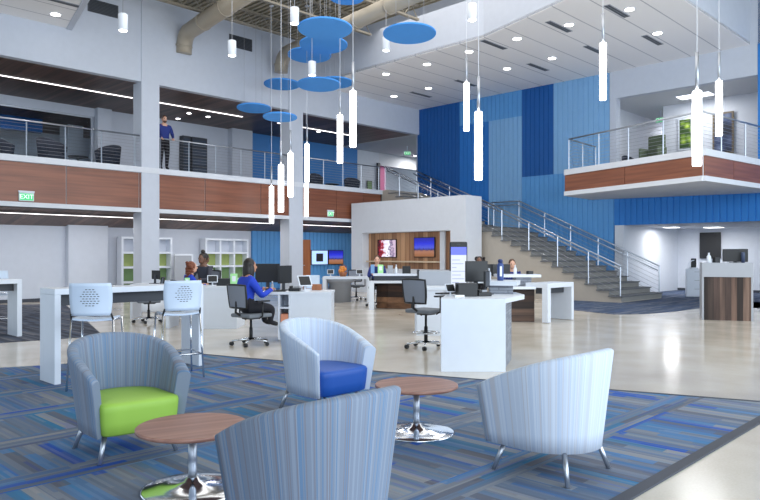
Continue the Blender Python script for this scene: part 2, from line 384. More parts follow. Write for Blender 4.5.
def ribbed(name, m, p0, p1, z0, z1, f=FB, pitch=0.2, along='p', rev=1):
    # fluted metal cladding: real ribs standing proud of the wall
    mb = MB(); n = int((p1-p0)/pitch+.5); prof = []
    st = (p1-p0)/n
    for i in range(n):
        a = p0+i*st
        prof += [(a, 0.022), (a+st*.07, 0.022), (a+st*.13, 0.0), (a+st*.95, 0.0), (a+st, 0.022)]
    top = [(a, d) for a, d in prof]+[(p1, 0.09), (p0, 0.09)]
    pts = [(f+d, a) for a, d in top] if along == 'p' else [(a, f+d) for a, d in top]
    mb.prism(pts, z0, z1); return SB(mb, name, m)
fbox('wall_right_backing', m_wallg, FB+0.1, FB+0.3, 10.7, FP+.25, 0, ZC)
ribbed('wall_blue_dark', BL['dark'], 17.4, FP+.1, 2.0, ZC)
ribbed('wall_blue_mid', BL['mid'], 15.94, 17.4, 2.0, 6.75)
ribbed('wall_blue_pale', BL['pale'], 14.4, 15.94, 2.0, 6.75)
ribbed('wall_blue_band', BL['soft'], 14.4, 17.4, 6.75, ZC)
ribbed('wall_blue_navy', BL['dark'], 13.05, 14.4, 4.4, ZC)
ribbed('wall_blue_light', BL['pale'], 10.85, 13.05, 4.4, ZC)
ribbed('wall_blue_stair', BL['soft'], 10.7, 14.4, 0, 4.4)
ribbed('wall_blue_under_balcony', BL['under'], 3.0, 10.7, 2.44, ZF)
ribbed('wall_blue_end', BL['under'], 3.0, 6.2, ZF, ZR)
ribbed('wall_blue_lower', BL['soft'], 15.5, 22.4, 0.1, 2.6, f=21.93, along='f')
# white door casing and wooden door between the blue bays of the lower wall
fbox('trim_casing', m_white, 16.9, 17.75, 21.7, 21.93, 0, 2.42)
d1 = fbox('door_1', m_door, 17.75, 18.3, 21.8, 21.92, 0, 2.05)
ob = MB().tube([(17.83, 21.78, 1.0), (17.83, 21.74, 1.0), (17.95, 21.74, 1.0)], 0.012).build('door_handle', m_steel, d1)
fbox('wall_return_upper_blue', BL['lower'], 17.0, 23.5, 24.42, 24.6, ZF, ZS)
# plank ceiling: a dropped tray with a slanting edge
A = (16.5, FP); B = toFP(3.07, 20.0); Cc = toFP(5.65, 15.1); D = (FB, 6.4)
B = (16.4, B[1])
mb = MB().prism([A, B, Cc, D, (FB, FP)], ZC, ZC+0.08); SB(mb, 'ceiling_planks', m_planks)
mb = MB(); ed = [A, B, Cc, D, (D[0], D[1]+.12), (Cc[0]+.12, Cc[1]+.1), (B[0]+.12, B[1]+.05), (A[0]+.12, A[1])]
mb.prism(ed, ZC+0.01, ZR); SB(mb, 'wall_bulkhead', m_wallg)
mb = MB().prism([(2, FP), (7.75, FP), (7.15, 17.0), (6.6, 14.5), (2, 14.5)], ZC, ZC+0.08); SB(mb, 'ceiling_planks_left', m_planks)
mb = MB().prism([(7.6, FP), (7.75, FP), (7.15, 17.0), (6.6, 14.5), (6.48, 14.5), (7.0, 17.0)], ZC-.03, ZR); SB(mb, 'wall_bulkhead_left', m_wallg)
# upper right room
fbox('wall_right_header', m_wallg, FB-.02, FB+.2, 6.2, 10.85, 6.82, ZC)
fbox('wall_right_jamb', m_wallg, FB-.01, FB+.3, 10.62, 10.85, ZF, 6.82)
fbox('wall_right_over', m_wallg, FB, FB+.2, 3.0, 10.8, ZC, ZR)
fbox('ceiling_right_room', m_ceilw, FB+.2, 34, 2, 12, 6.82, 6.92)
fbox('wall_right_room_rear', m_white, 25.0, 25.2, 2, 9.97, ZF, 6.82)
fbox('wall_right_room_return', m_white, 25.2, 34, 9.85, 9.97, ZF, 6.82)
fbox('wall_right_room_left', m_white, FB+.3, 34, 11.3, 11.5, ZF, 6.82)
fbox('wall_right_room_end', m_white, 33.8, 34, 9.97, 11.3, ZF, 6.82)
fbox('wall_right_room_near', m_white, FB, 25.2, 5.9, 6.0, ZF, 6.82)
fbox('floor_right_room', m_gcarpet, FB+.1, 34, 2, 11.5, ZF-.3, ZF-.01)
# lower right recess behind the stair
fbox('wall_recess_left', m_white, FB+.12, 28.2, 10.66, 10.9, 0, 2.46)
fbox('wall_recess_rear', m_white, 28.2, 28.4, 0, 10.9, 0, 2.46)
fbox('ceiling_recess', m_ceilw, FB+.1, 28.4, 0, 10.9, 2.46, 2.6)
fbox('trim_recess_edge', m_white, FB-.03, FB+.2, 10.35, 10.66, 0, 2.44)
fbox('baseboard_recess', m_trimdark, 28.17, 28.2, 0, 10.66, 0, .1)
fbox('floor_recess_carpet', m_scarpet, FB+.05, 28.17, 3.0, 10.66, 0, 0.008)
# balcony slab (plan traced in metres), its white edges and wood fascia
def bq(u, Y): return Vector(((u-U0)/FPX*Y, Y, 0))
b0, b1 = Vector((5.80, 21.4, 0)), Vector((8.07, 17.1, 0)); b2 = b1+Vector((.78, .625, 0)).normalized()*4.8; b3 = W(FB-.02, 5.5); b4 = Vector((7.15, 22.95, 0))
d01 = (b1-b0).normalized(); d12 = (b2-b1).normalized(); n01 = Vector((d01.y, -d01.x, 0)); n12 = Vector((d12.y, -d12.x, 0))
def off(a, b, d, e):  # inset polygon
    return None
mb = MB().prism([tuple(q[:2]) for q in (b0, b1, b2, b4)], 3.27, ZF-.02); bal = struct(mb.build('floor_balcony', m_white))
def slab_edge(a, b, z0, z1, t, name, m, par=None, g0=0, g1=0):
    d = (b-a); L = d.length; d.normalize(); ang = math.atan2(d.y, d.x)
    mb = MB().box(g0, L-g1, -t, 0.0, z0, z1); o = mb.build(name, m, par, loc=(a.x, a.y, 0), rz=ang)
    return o if par else struct(o)
for i, (a, b) in enumerate(((b0, b1), (b1, b2))):
    sgn = 0
    slab_edge(a, b, ZF-.17, ZF, .06, 'trim_balcony', m_white); slab_edge(a, b, 3.27, 3.40, .06, 'trim_balcony', m_white)
slab_edge(b0, b1, 3.405, ZF-.175, .03, 'fascia_panel', m_fascia, bal, 0.02, (b1-b0).length*.51+.015)
slab_edge(b0+d01*((b1-b0).length*.49), b1, 3.405, ZF-.175, .03, 'fascia_panel', m_fascia, bal, 0.01, 0.02)
slab_edge(b1, b1+d12*1.6, 3.405, ZF-.175, .03, 'fascia_panel', m_fascia, bal, 0.02, 0.01)
slab_edge(b1+d12*1.6, b2, 3.405, ZF-.175, .03, 'fascia_panel', m_fascia, bal, 0.01, 0.02)
e = slab_edge(b4, b0, 3.405, ZF-.175, .03, 'fascia_panel', m_fascia, bal); slab_edge(b4, b0, ZF-.17, ZF, .06, 'trim_balcony', m_white); slab_edge(b4, b0, 3.27, 3.4, .06, 'trim_balcony', m_white)
# big white box with the reception niche (plane f=18.4, p 13.9..19.45)
BX, BP0, BP1, BZ = 18.4, 13.9, 19.45, 3.43
n0, n1, nz0, nz1 = 14.55, 18.85, 0.9, 2.26
mb = MB(); mb.box(BX, 19.3, BP0, n0, 0, BZ); mb.box(BX, 19.3, n1, BP1, 0, BZ); mb.box(BX, 19.3, n0, n1, nz1, BZ); mb.box(BX, 19.3, n0, n1, 0, nz0)
mb.box(18.77, 19.3, n0, n1, nz0, nz1); SB(mb, 'wall_reception_box', m_white)
fbox('trim_niche_cladding', m_nwood, 18.75, 18.769, n0+.01, n1-.01, nz0+.01, nz1-.01)
fbox('trim_niche_cheek', m_nwood, BX+.005, 18.75, n0+.005, n0+.03, nz0+.01, nz1-.01)
fbox('trim_niche_post', m_white, 18.68, 18.749, 15.02, 15.24, nz0+.005, nz1-.005)
# carpets
m = MB().prism([toFP(*gr(*q)[:2]) for q in ((-60, 372), (59, 365), (175, 352.6), (240, 358.6), (287, 362.3), (380, 372.8))] + [toFP(3.65, 6.57), toFP(3.804, 6.493), (2, 1.8), (-3, 1.8), (-3, 9)], 0, .01)
SB(m, 'floor_carpet', m_carpet)
e0 = toFP(3.804, 6.493); mb = MB().prism([(e0[0], 1.8), (-3, 1.8), (-3, 1.72), (e0[0]+.06, 1.72)], 0, .014)
pp = [toFP(*gr(*q)[:2]) for q in ((175, 352.6), (240, 358.6), (287, 362.3), (380, 372.8))]+[toFP(3.65, 6.57), toFP(3.804, 6.493)]
mb.prism(pp+[(q[0]+.035, q[1]+.03) for q in reversed(pp)], 0, .014); SB(mb, 'trim_carpet_edge', m_trimdark)
SB(MB().prism([toFP(*gr(*q)[:2]) for q in ((-40, 347), (0, 343), (103, 336), (82, 317), (64, 304.5), (-60, 306))], 0, .01), 'floor_carpet_left', m_gcarpet)
cu = [(555, 304), (562, 308), (576, 310.5), (600, 313), (615, 314.5), (645, 314), (675, 311.5), (705, 307.5), (740, 303), (775, 300)]
SB(MB().prism([toFP(*gr(*q)[:2]) for q in cu]+[(FB+.04, 3), (FB+.04, 10.6), (FB-.2, 11), (19, 11)], 0, .01), 'floor_carpet_stair', m_scarpet)

# ------------------------------------------------------------------ stair (lower flight, landing, upper flight)
F0, F1 = 19.4, 22.42; R = 2.394/14; T1 = (14.35-9.0)/14
prof = [(9.0, 0.0)]
for i in range(14): prof += [(9.0+i*T1, (i+1)*R), (9.0+(i+1)*T1, (i+1)*R)]
prof += [(15.6, 2.394), (15.6, 1.9), (14.3, 0.0)]
# open stringer sides: solid under the steps
fb_prof = [(9.0, 0.0)]+prof[1:-3]+[(15.6, 2.394), (15.6, 0.0)]
sroot = thing('staircase', 'grey carpeted staircase rising leftward in front of the blue wall', 'stairs', W(F0, 9.0, 0), AF)
MB().extr(fb_prof, F0+.06, F1).build('stair_body', m_beige, sroot, (-F0, -9.0, 0))
for i in range(14):
    MB().box(.055, F1-F0, i*T1-.012, i*T1-.001, i*R+.04, (i+1)*R-.001).build('riser', m_riser, sroot)
    MB().box(0, F1-F0, i*T1-.06, (i+1)*T1+.0, (i+1)*R+.001, (i+1)*R+.035).build('tread', m_tread, sroot)
MB().box(0, F1-F0, 14*T1-.03, 15.6-9.0, 2.396, 2.43).build('landing', m_tread, sroot)
T2 = (FP-15.6)/10; R2 = (ZF-2.394)/10
up = [(15.6, 0.0)]
for i in range(10): up += [(15.6+i*T2, 2.394+(i+1)*R2-.002), (15.6+(i+1)*T2, 2.394+(i+1)*R2-.002)]
up += [(FP, 0.0)]
MB().extr(up, 20.25, F1).build('stair_body', m_beige, sroot, (-F0, -9.0, 0))
for i in range(9):
    MB().box(.8, F1-F0, 6.6+i*T2-.03, 6.6+(i+1)*T2, 2.395+(i+1)*R2, 2.43+(i+1)*R2).build('tread', m_tread, sroot)
fbox('floor_landing_top', m_gcarpet, 20.2, 32, FP-.02, FP+.36, ZF-.2, ZF+.001)

# ------------------------------------------------------------------ railings
def rail(name, label, pts, posts, cables=9, h=0.95, handrail=False, rr=.025, group='steel cable railings', loc=None, ends=True, glassy=False, bot=.1):
    """pts: base polyline in world; posts: list of world base points"""
    o0 = Vector(pts[0]) if loc is None else loc
    r = thing(name, label, 'railing', o0, 0, None)
    L = [Vector(p)-o0 for p in pts]; Z = Vector((0, 0, 1))
    mb = MB().tube([p+Z*h for p in L], rr, 8); mb.build('top_rail', m_steel, r)
    if handrail:
        ex = [p+Z*(h-.14)+handrail for p in L]
        MB().tube(ex, .021, 8).build('handrail', m_steel, r)
    mb = MB()
    for k in range(cables):
        zz = bot+(h-bot-.08)*k/(cables-1 if cables > 1 else 1)
        mb.tube([p+Z*zz for p in L], .0045, 4, cap=False)
    mb.build('cables', m_steel, r)
    for q in posts:
        q = Vector(q)-o0
        MB().box(q.x-.013, q.x+.013, q.y-.013, q.y+.013, q.z+.003, q.z+h-.01).build('post', m_alu, r)
    return r
def lerp(a, b, t): return Vector(a)+(Vector(b)-Vector(a))*t
pz = ZF
rail('balcony_railing', 'cable railing on the upper floor, left of the first white column', [W(3.3, FP+.06, pz), W(9.78, FP+.06, pz)], [W(6.58+1.02*k, FP+.06, pz) for k in range(-3, 4)])
rail('balcony_railing', 'cable railing on the upper floor between the two white columns, where a man stands', [W(10.42, FP+.06, pz), W(15.4, FP+.06, pz)], [W(10.46+.99*k, FP+.06, pz) for k in range(6)])
rail('balcony_railing', 'cable railing on the upper floor, right of the second white column', [W(16.1, FP+.06, pz), W(20.2, FP+.06, pz)], [W(16.14+1.0*k, FP+.06, pz) for k in range(5)])
ctr = (b0+b1+b4)/3
ins = Vector((0, 0, ZF))
def inset(p, k=.06): d = (Vector((8.6, 20.3, 0))-p).normalized(); return p+d*k*1.6+ins
q0, q1, q2, q4 = inset(b0), inset(b1), inset(b2), inset(b4)
ps = [lerp(q4, q0, .0), lerp(q4, q0, .5)]+[lerp(q0, q1, t) for t in (0, .265, .5, .75)]+[lerp(q1, q2, t) for t in (0.0, .22, .52, .8, .98)]
rail('balcony_railing', 'cable railing wrapping round the angled balcony at the right', [q4, q0, q1, q2], ps, loc=q1)
def sp(f, p): # stair surface height
    if p < 9: return 0
    if p < 14.35: return (p-9)/5.35*2.394
    if p < 15.6: return 2.394
    if p < FP: return 2.394+(p-15.6)/4*(ZF-2.394)
    return ZF
pa = [W(F0+.08, p, sp(0, p)+.036) for p in (8.9, 9.0, 14.3)]
rail('stair_railing', 'steel railing on the near side of the lower stair flight', [pa[1]-Vector((0,0,.0)), pa[2]], [W(F0+.08, p, sp(0, p)+.04) for p in (9.03, 10.05, 11.1, 12.15, 13.2, 14.2)], 7, 1.05, Vector((.07, .07, 0)))
pf = F1-.1
rail('stair_railing', 'steel railing against the blue wall along the lower flight and landing', [W(pf, 9.02, .04), W(pf, 14.35, 2.45), W(pf, 15.6, 2.45)], [W(pf, p, sp(0, p)+.04) for p in (9.03, 10.1, 11.15, 12.2, 13.25, 14.35, 15.5)], 7, 1.02, Vector((-.07, -.05, 0)))
rail('stair_railing', 'steel railing on the near side of the upper stair flight', [W(20.35, 15.7, 2.45), W(20.35, FP, ZF+.02)], [W(20.35, p, sp(0, p)+.04) for p in (15.75, 16.7, 17.7, 18.7, 19.5)], 7, .98, Vector((.07, .07, 0)))
rail('stair_railing', 'steel railing along the blue wall on the upper stair flight', [W(pf, 15.7, 2.45), W(pf, FP, ZF+.02)], [W(pf, p, sp(0, p)+.04) for p in (15.75, 16.7, 17.7, 18.7, 19.5)], 7, .98, Vector((-.07, -.05, 0)))
for f, hh in ((F0+.08, 1.05), (pf, 1.02)):
    pass
#@@CEILING
# ------------------------------------------------------------------ roof joists and ducts
def joist(p, f0, f1, lab, zt=ZR, d=.5):
    r = thing('roof_joist', lab, 'roof joist', W(f0, p, zt-d), AF, 'open web joists under the roof deck')
    L = f1-f0
    MB().box(0, L, -.06, .06, d-.06, d).build('top_chord', m_joist, r); MB().box(0, L, -.06, .06, 0, .06).build('bottom_chord', m_joist, r)
    mb = MB(); n = int(L/.6)
    for i in range(n):
        a = i*L/n; b = (i+1)*L/n; m_ = (a+b)/2
        mb.tube([(a, 0, .05), (m_, 0, d-.05)], .016, 5); mb.tube([(m_, 0, d-.05), (b, 0, .05)], .016, 5)
    mb.build('web', m_joist, r)
for k, (p, s) in enumerate(((18.3, 'roof joist nearest the upper left wall'), (16.2, 'second roof joist from the upper left wall'), (14.1, 'third roof joist from the upper left wall'), (12.0, 'roof joist nearest the camera'))):
    joist(p, 7.9, 16.2 if p > 12.2 else 14.5, 'grey-brown open web steel '+s)
def duct(u0, v0, Y0, u1, v1, r, lab, ext=1.5):
    a = at(u0, v0, Y0); Y1 = (a.z-H)*FPX/(HOR-v1); b = at(u1, v1, Y1); b = a+(b-a)*ext
    d = (b-a).normalized(); pts = [a+Vector((0, 0, -.6))-d*.34, a-d*.32+Vector((0, 0, -.36)), a-d*.2+Vector((0, 0, -.13)), a+d*.04, a+d*.5, b]
    t = thing('ventilation_duct', lab, 'duct', pts[0], 0, 'round ducts under the roof')
    MB().tube([q-pts[0] for q in pts], r, 20).build('pipe', m_duct, t, smooth=None)
    q = pts[1]-pts[0]; dd = (pts[2]-pts[0]).normalized(); MB().tube([q-dd*.03, q+dd*.03], r+.02, 20).build('seam_band', m_duct, t)
    L = (b-a).length; k = 1.2
    while k < L: q = a+d*k-pts[0]; MB().tube([q-d*.03, q+d*.03], r+.02, 20).build('seam_band', m_duct, t); k += 1.5
    for k in (1.0, L*.6):
        q = a+d*k-pts[0]; MB().tube([q+Vector((0, 0, r)), (q.x, q.y, ZR-pts[0].z-.01)], .012, 5).build('hanger', m_joist, t)
duct(188, 32, 21.4, 240, -2, .245, 'large round beige duct turning down by the left wall, the left one', 1.9)
duct(286, 53, 23.6, 395, 3, .235, 'long round beige duct passing behind the blue discs, the right one', 1.5)
# wall grilles
def grille(u0, u1, v0, v1, lab):
    u = (u0+u1)/2; k = (u-U0)/FPX; rat = (.6972*k+.7169)/(-.7169*k+.6972); f = FP*rat; Y = .7169*f+.6972*FP
    zc = H+(HOR-(v0+v1)/2)/FPX*Y; hh = (v1-v0)/FPX*Y*.75; ww = (u1-u0)/FPX*Y*1.28
    t = thing('wall_grille', lab, 'air grille', W(f, FP-.001, zc), AF)
    MB().box(-ww/2, ww/2, -.03, 0, -hh/2, hh/2).build('backing', m_bk, t)
    mb = MB(); n = 9
    for i in range(n):
        z = -hh/2+hh*(i+.5)/n; mb.box(-ww/2+.03, ww/2-.03, -.045, -.03, z-.012, z+.012)
    mb.build('louvres', m_dgrey, t)
grille(91, 115, 0, 17, 'grey return air grille high on the left wall near the white ceiling corner')
grille(230, 251, 35, 51, 'grey return air grille between the two round ducts')
# blue acoustic discs
discs = [(409.5, 33.5, 53, 1.35, 'blue felt ceiling disc hanging alone right of the duct'), (325, 28.5, 54.5, 1.3, 'largest blue felt disc, topmost of the overlapping three'),
 (323.5, 44.5, 48, 1.32, 'blue felt disc in the middle of the overlapping three'), (309.5, 55, 43.5, 1.34, 'lowest blue felt disc of the overlapping three'),
 (282, 84.2, 36, 1.2, 'small blue felt disc left of a touching pair, below the three'), (319, 84.5, 44, 1.28, 'front blue felt disc of the touching pair'),
 (335, 82.5, 36, 1.2, 'rear blue felt disc of the touching pair, mostly hidden'), (254, 108, 34, 1.1, 'low blue felt disc furthest left, against the dark wood soffit'),
 (280, 117, 34, 1.0, 'lowest blue felt disc, just left of the second column'), (347, -3.5, 36, .9, 'blue felt disc cut by the top edge of the picture above the duct'),
 (536, -6, 50, 1.5, 'blue felt disc cut by the top edge, in front of the plank ceiling')]
for i, (u, v, wpx, dia, lab) in enumerate(discs):
    Y = dia*FPX/wpx; c = at(u, v, Y); t = thing('acoustic_disc', lab, 'ceiling disc', c, 0, 'blue acoustic discs')
    tilt = Matrix.Rotation(math.radians(-4), 4, 'X')
    mb = MB(); r = dia/2; mb.lathe([(r-.01, -.025), (r, -.018), (r, .018), (r-.01, .025)], 48, M=tilt); mb.build('panel', m_disc, t)
    mb = MB()
    for a in (90, 210, 330):
        x, y = r*.6*math.cos(math.radians(a)), r*.6*math.sin(math.radians(a)); mb.tube([(x, y, .02), (x, y, ZR-c.z-.01)], .004, 4)
    mb.build('wire', m_steel, t)
# pendant tube lights
pend = [(603, 43, 100, 'foremost pendant tube light over the planks, left of the angled balcony'), (697, 91, 166, 'long pendant tube light at the front corner of the angled balcony'),
 (719, 81, 136, 'pendant tube light furthest right'), (466.5, 83, 131, 'pendant tube light left of a pair in front of the dark blue wall'),
 (478.5, 112, 180, 'longest pendant tube light, lower of the pair before the blue wall'), (353, 91, 147, 'highest pendant tube light of the left cluster, cord beside the discs'),
 (340, 115, 163, 'second pendant tube light from the right in the left cluster'), (290.5, 153, 197, 'pendant tube light in front of the second column'),
 (281, 165, 212, 'pendant tube light just left of the second column'), (307, 144, 182, 'upper pendant tube light of two in line right of the second column'),
 (306.3, 183.5, 216.5, 'lower pendant tube light of two in line right of the second column'), (271.5, 186.5, 223.5, 'lowest pendant tube light of all, furthest left')]
for i, (u, v0, v1, lab) in enumerate(pend):
    Y = 23.2 if 'lower pendant tube light of two' in lab else min(1.2*FPX/(v1-v0), 21.5); b = at(u, v1, Y); L = (v1-v0)/FPX*Y
    t = thing('pendant_light', lab, 'pendant light', b, 0, 'pendant tube lights')
    MB().lathe([(.06, 0), (.07, .01), (.07, L-.01), (.06, L)], 16).build('diffuser', m_lit, t)
    MB().lathe([(.028, L+.002), (.028, L+.62)], 12).build('stem', m_alu, t)
    MB().tube([(0, 0, L+.62), (0, 0, (ZR-b.z-.035))], .006, 5).build('cord', m_cord, t)
    MB().lathe([(.07, ZR-b.z-.03), (.07, ZR-b.z-.001)], 12).build('canopy', m_cord, t)
# hanging cylinder downlights
cyls = [(294.5, 8, 23.5, 'white cylinder downlight left of the topmost disc'), (123, 14.5, 30.5, 'white cylinder downlight by the upper left wall, furthest left'), (232, 41, 55.5, 'white cylinder downlight in front of the middle air grille'),
        (312, 61.8, 75.3, 'white cylinder downlight just below the three overlapping discs'), (472, 4, 20, 'white cylinder downlight beside the pendant pair cords'), (386, 37.5, 50.5, 'white cylinder downlight partly hidden by the lone blue disc')]
for u, v0, v1, lab in cyls:
    Y = .36*FPX/(v1-v0); b = at(u, v1, Y); t = thing('cylinder_downlight', lab, 'ceiling lamp', b, 0, 'cylinder downlights'); L = .36
    MB().lathe([(.1, .0), (.105, .01), (.105, L), (.09, L+.01)], 20).build('housing', m_lam, t)
    MB().lathe([(.085, -.012), (.085, -.001)], 20).build('lens', m_down, t)
    MB().tube([(0, 0, L+.011), (0, 0, ZR-b.z-.005)], .008, 5).build('rod', m_steel, t)
    d = bpy.data.lights.new('downlight_glow', 'SPOT'); d.energy = 60; d.spot_size = 1.4; d.spot_blend = 1; d.shadow_soft_size = .08; d.color = (1, .97, .92)
    o = bpy.data.objects.new('downlight_glow', d); C.objects.link(o); o.parent = t; o.location = (0, 0, -.03)
# recessed downlights and slot diffusers in the plank ceiling
def onceil(u, v, z): Y = (z-H)*FPX/(HOR-v); return Vector(((u-U0)/FPX*Y, Y, z))
dn = [(386, 74), (427, 64), (394, 96), (428.5, 88), (469, 51.5), (517, 38.5), (507, 68.5), (552, 58), (569, 24.5), (629.5, 9), (657.5, 33), (55.5, 14)]
dl = ['at the far left of the plank ceiling, front row', 'second from left in the front row of the plank ceiling', 'nearest the blue wall corner at far left', 'above the dark blue wall, left of the pendant pair',
      'between the pendant pair cords near the bulkhead edge', 'above the slots in the middle of the plank ceiling', 'right of the long pendant, rear row', 'above the pale blue wall, rear row', 'near the top edge left of the foremost pendant', 'at the top edge right of the foremost pendant', 'nearest the upper right room header', 'alone in the small plank ceiling at upper left']
for (u, v), lab in zip(dn, dl):
    t = thing('recessed_downlight', 'round recessed downlight '+lab, 'ceiling lamp', onceil(u, v, ZC-.002), 0, 'recessed downlights')
    MB().lathe([(.14, -.012), (.15, -.001)], 20).build('trim_ring', m_lam, t); MB().lathe([(.12, -.02), (.12, -.013)], 20).build('lens', m_down, t)
    d = bpy.data.lights.new('downlight_glow', 'SPOT'); d.energy = 90; d.spot_size = 1.5; d.spot_blend = 1; d.shadow_soft_size = .1; d.color = (1, .97, .93)
    o = bpy.data.objects.new('downlight_glow', d); C.objects.link(o); o.parent = t; o.location = (0, 0, -.05)
sl = [(494, 44.5, 'beside the bulkhead edge, right of the pendant pair'), (559, 26.5, 'near the top edge, left of the foremost pendant'), (538, 67, 'above the navy blue panel'), (466, 83, 'behind the pendant pair'), (421, 94.5, 'closest to the far left corner'),
      (617, 11, 'at the top edge right of the foremost pendant'), (652.5, 40, 'closest to the upper right room header'), (595, 50, 'just left of the foremost pendant tube'), (60, 1.5, 'in the small plank ceiling at upper left')]
for u, v, lab in sl:
    t = thing('slot_diffuser', 'dark slot air diffuser '+lab, 'air vent', onceil(u, v, ZC-.002), AF, 'slot diffusers')
    MB().box(-.6, .6, -.09, .09, -.012, 0).build('frame', m_lamg, t)
    mb = MB(); mb.box(-.57, .57, -.065, -.01, -.018, -.0125); mb.box(-.57, .57, .01, .065, -.018, -.0125); mb.build('slots', m_bk, t)
# linear lights
def linear(lab, f0, f1, p, z, w=.05, dz=0):
    t = thing('linear_light', lab, 'ceiling lamp', W((f0+f1)/2, p, z), AF); L = (f1-f0)/2
    MB().box(-L, L, -w-.02, w+.02, -.01, 0).build('housing', m_lamg, t); MB().box(-L, L, -w, w, -.02, -.0105).build('diffuser', m_strip, t)
    d = bpy.data.lights.new('strip_glow', 'AREA'); d.shape = 'RECTANGLE'; d.size = 2*L; d.size_y = 2*w; d.energy = 9*L; d.color = (1, .96, .94); o = bpy.data.objects.new('strip_glow', d); C.objects.link(o); o.parent = t; o.location = (0, 0, -.025)
linear('long glowing light strip in the dark wood soffit above the upper floor at far left', 3, 10.6, 21.8, ZS-.001, .035)
linear('glowing light strip above the man on the upper floor', 11.0, 14.95, 21.8, ZS-.001, .035)
linear('glowing light strip in the wood soffit right of the second column', 16.6, 20.9, 21.8, ZS-.001, .035)
def zs(p): return 2.72-(p-FP-.31)/(22-FP-.31)*.38
linear('glowing light strip under the upper floor at far left', 3, 10.2, 20.45, zs(20.45)-.03, .03)
linear('glowing light strip under the upper floor between the columns', 10.6, 15.2, 20.45, zs(20.45)-.03, .03)
linear('glowing light strip under the upper floor in front of the wall screens', 16.4, 20.5, 20.45, zs(20.45)-.03, .03)
# small downlights in the upper wood soffit
for u, v, lab in ((189, 113, 'nearest the light strip'), (178, 118.5, 'behind the man'), (208, 116.5, 'rightmost of three over the corridor'), (318.5, 131.5, 'right of the second column')):
    t = thing('recessed_downlight', 'small round downlight in the dark wood soffit, '+lab, 'ceiling lamp', onceil(u, v, ZS-.002), 0)
    MB().lathe([(.1, -.012), (.11, -.001)], 16).build('trim_ring', m_lam, t); MB().lathe([(.08, -.02), (.08, -.013)], 16).build('lens', m_down, t)
# light panels
def lpanel(lab, c, ang, a, b, e=28):
    t = thing('light_panel', lab, 'ceiling lamp', c, ang); MB().box(-a/2, a/2, -b/2, b/2, -.02, 0).build('frame', m_lam, t); MB().box(-a/2+.03, a/2-.03, -b/2+.03, b/2-.03, -.03, -.021).build('diffuser', m_panel, t)
    d = bpy.data.lights.new('panel_glow', 'AREA'); d.shape = 'RECTANGLE'; d.size = a; d.size_y = b; d.energy = e; d.spread = 3.1; o = bpy.data.objects.new('panel_glow', d); C.objects.link(o); o.parent = t; o.location = (0, 0, -.04)
lpanel('bright ceiling light panel in the upper right room', W(24.0, 8.5, 6.815), AF, .6, 1.1)
lpanel('ceiling light panel deep in the corridor of the upper right room', W(29, 10.6, 6.815), AF, 1.2, .6)
lpanel('square ceiling light in the recess behind the stair, nearest the wall screen', onceil(695, 228.5, 2.455)+Vector((0, -1.5, 0)), AF, .6, .6)
lpanel('square ceiling light at the back of the recess, left one', W(25.6, 9.9, 2.455), AF, .5, .5)
lpanel('ceiling light panel over the landing corridor', W(27.2, 23.0, ZS-.025), AF, .6, 1.6, 70)
lpanel('ceiling light panel in the glazed meeting room upstairs', W(7, 26.0, 6.49), AF, 1.2, .3, 20)
lpanel('ceiling light panel in the bright room past the pink wall', W(27.0, 25.7, ZS-.025), AF, 1.2, .6)
# exit signs
def exit_sign(lab, c, ang, wd=.36, ht=.22, mount='wall'):
    t = thing('exit_sign', lab, 'exit sign', c, ang)
    MB().box(-wd/2, wd/2, -.04, 0, -ht/2, ht/2, bev=.008).build('housing', m_lam, t); MB().box(-wd/2+.02, wd/2-.02, -.045, -.0405, -ht/2+.02, ht/2-.02).build('face', m_exitb, t)
    text_mesh('EXIT', .17, 'lettering', m_exit, t, (0, -.047, 0)); MB().box(-wd/2-.01, wd/2+.01, -.05, 0, ht/2+.002, ht/2+.05 if mount == 'wall' else mount).build('mount', m_lam, t) if mount == 'wall' else MB().box(-.03, .03, -.035, -.005, ht/2+.002, mount).build('mount', m_lam, t)
def onplane_p(u, v, p): k = (u-U0)/FPX; rat = (.6972*k+.7169)/(-.7169*k+.6972); f = p*rat; Y = .7169*f+.6972*p; return Vector((k*Y, Y, H+(HOR-v)/FPX*Y))
def onplane_f(u, v, f): k = (u-U0)/FPX; rat = (.6972*k+.7169)/(-.7169*k+.6972); p = f/rat; Y = .7169*f+.6972*p; return Vector((k*Y, Y, H+(HOR-v)/FPX*Y))
exit_sign('green lit exit sign on the wood fascia at far left', onplane_p(26, 197, FP)-Pv*.005, AF, .38, .22)
exit_sign('green lit exit sign on the wood fascia right of the second column', onplane_p(330, 214, FP)-Pv*.005, AF, .3, .2)
exit_sign('bright green exit sign hanging over the stair landing corridor', W(24.4, 21.9, 6.28), 0, .34, .2, ZS-.03-6.28)
exit_sign('dim green exit sign in the upper right room', W(25.6, 10.3, 6.45), -.8, .36, .2, 6.815-6.45)
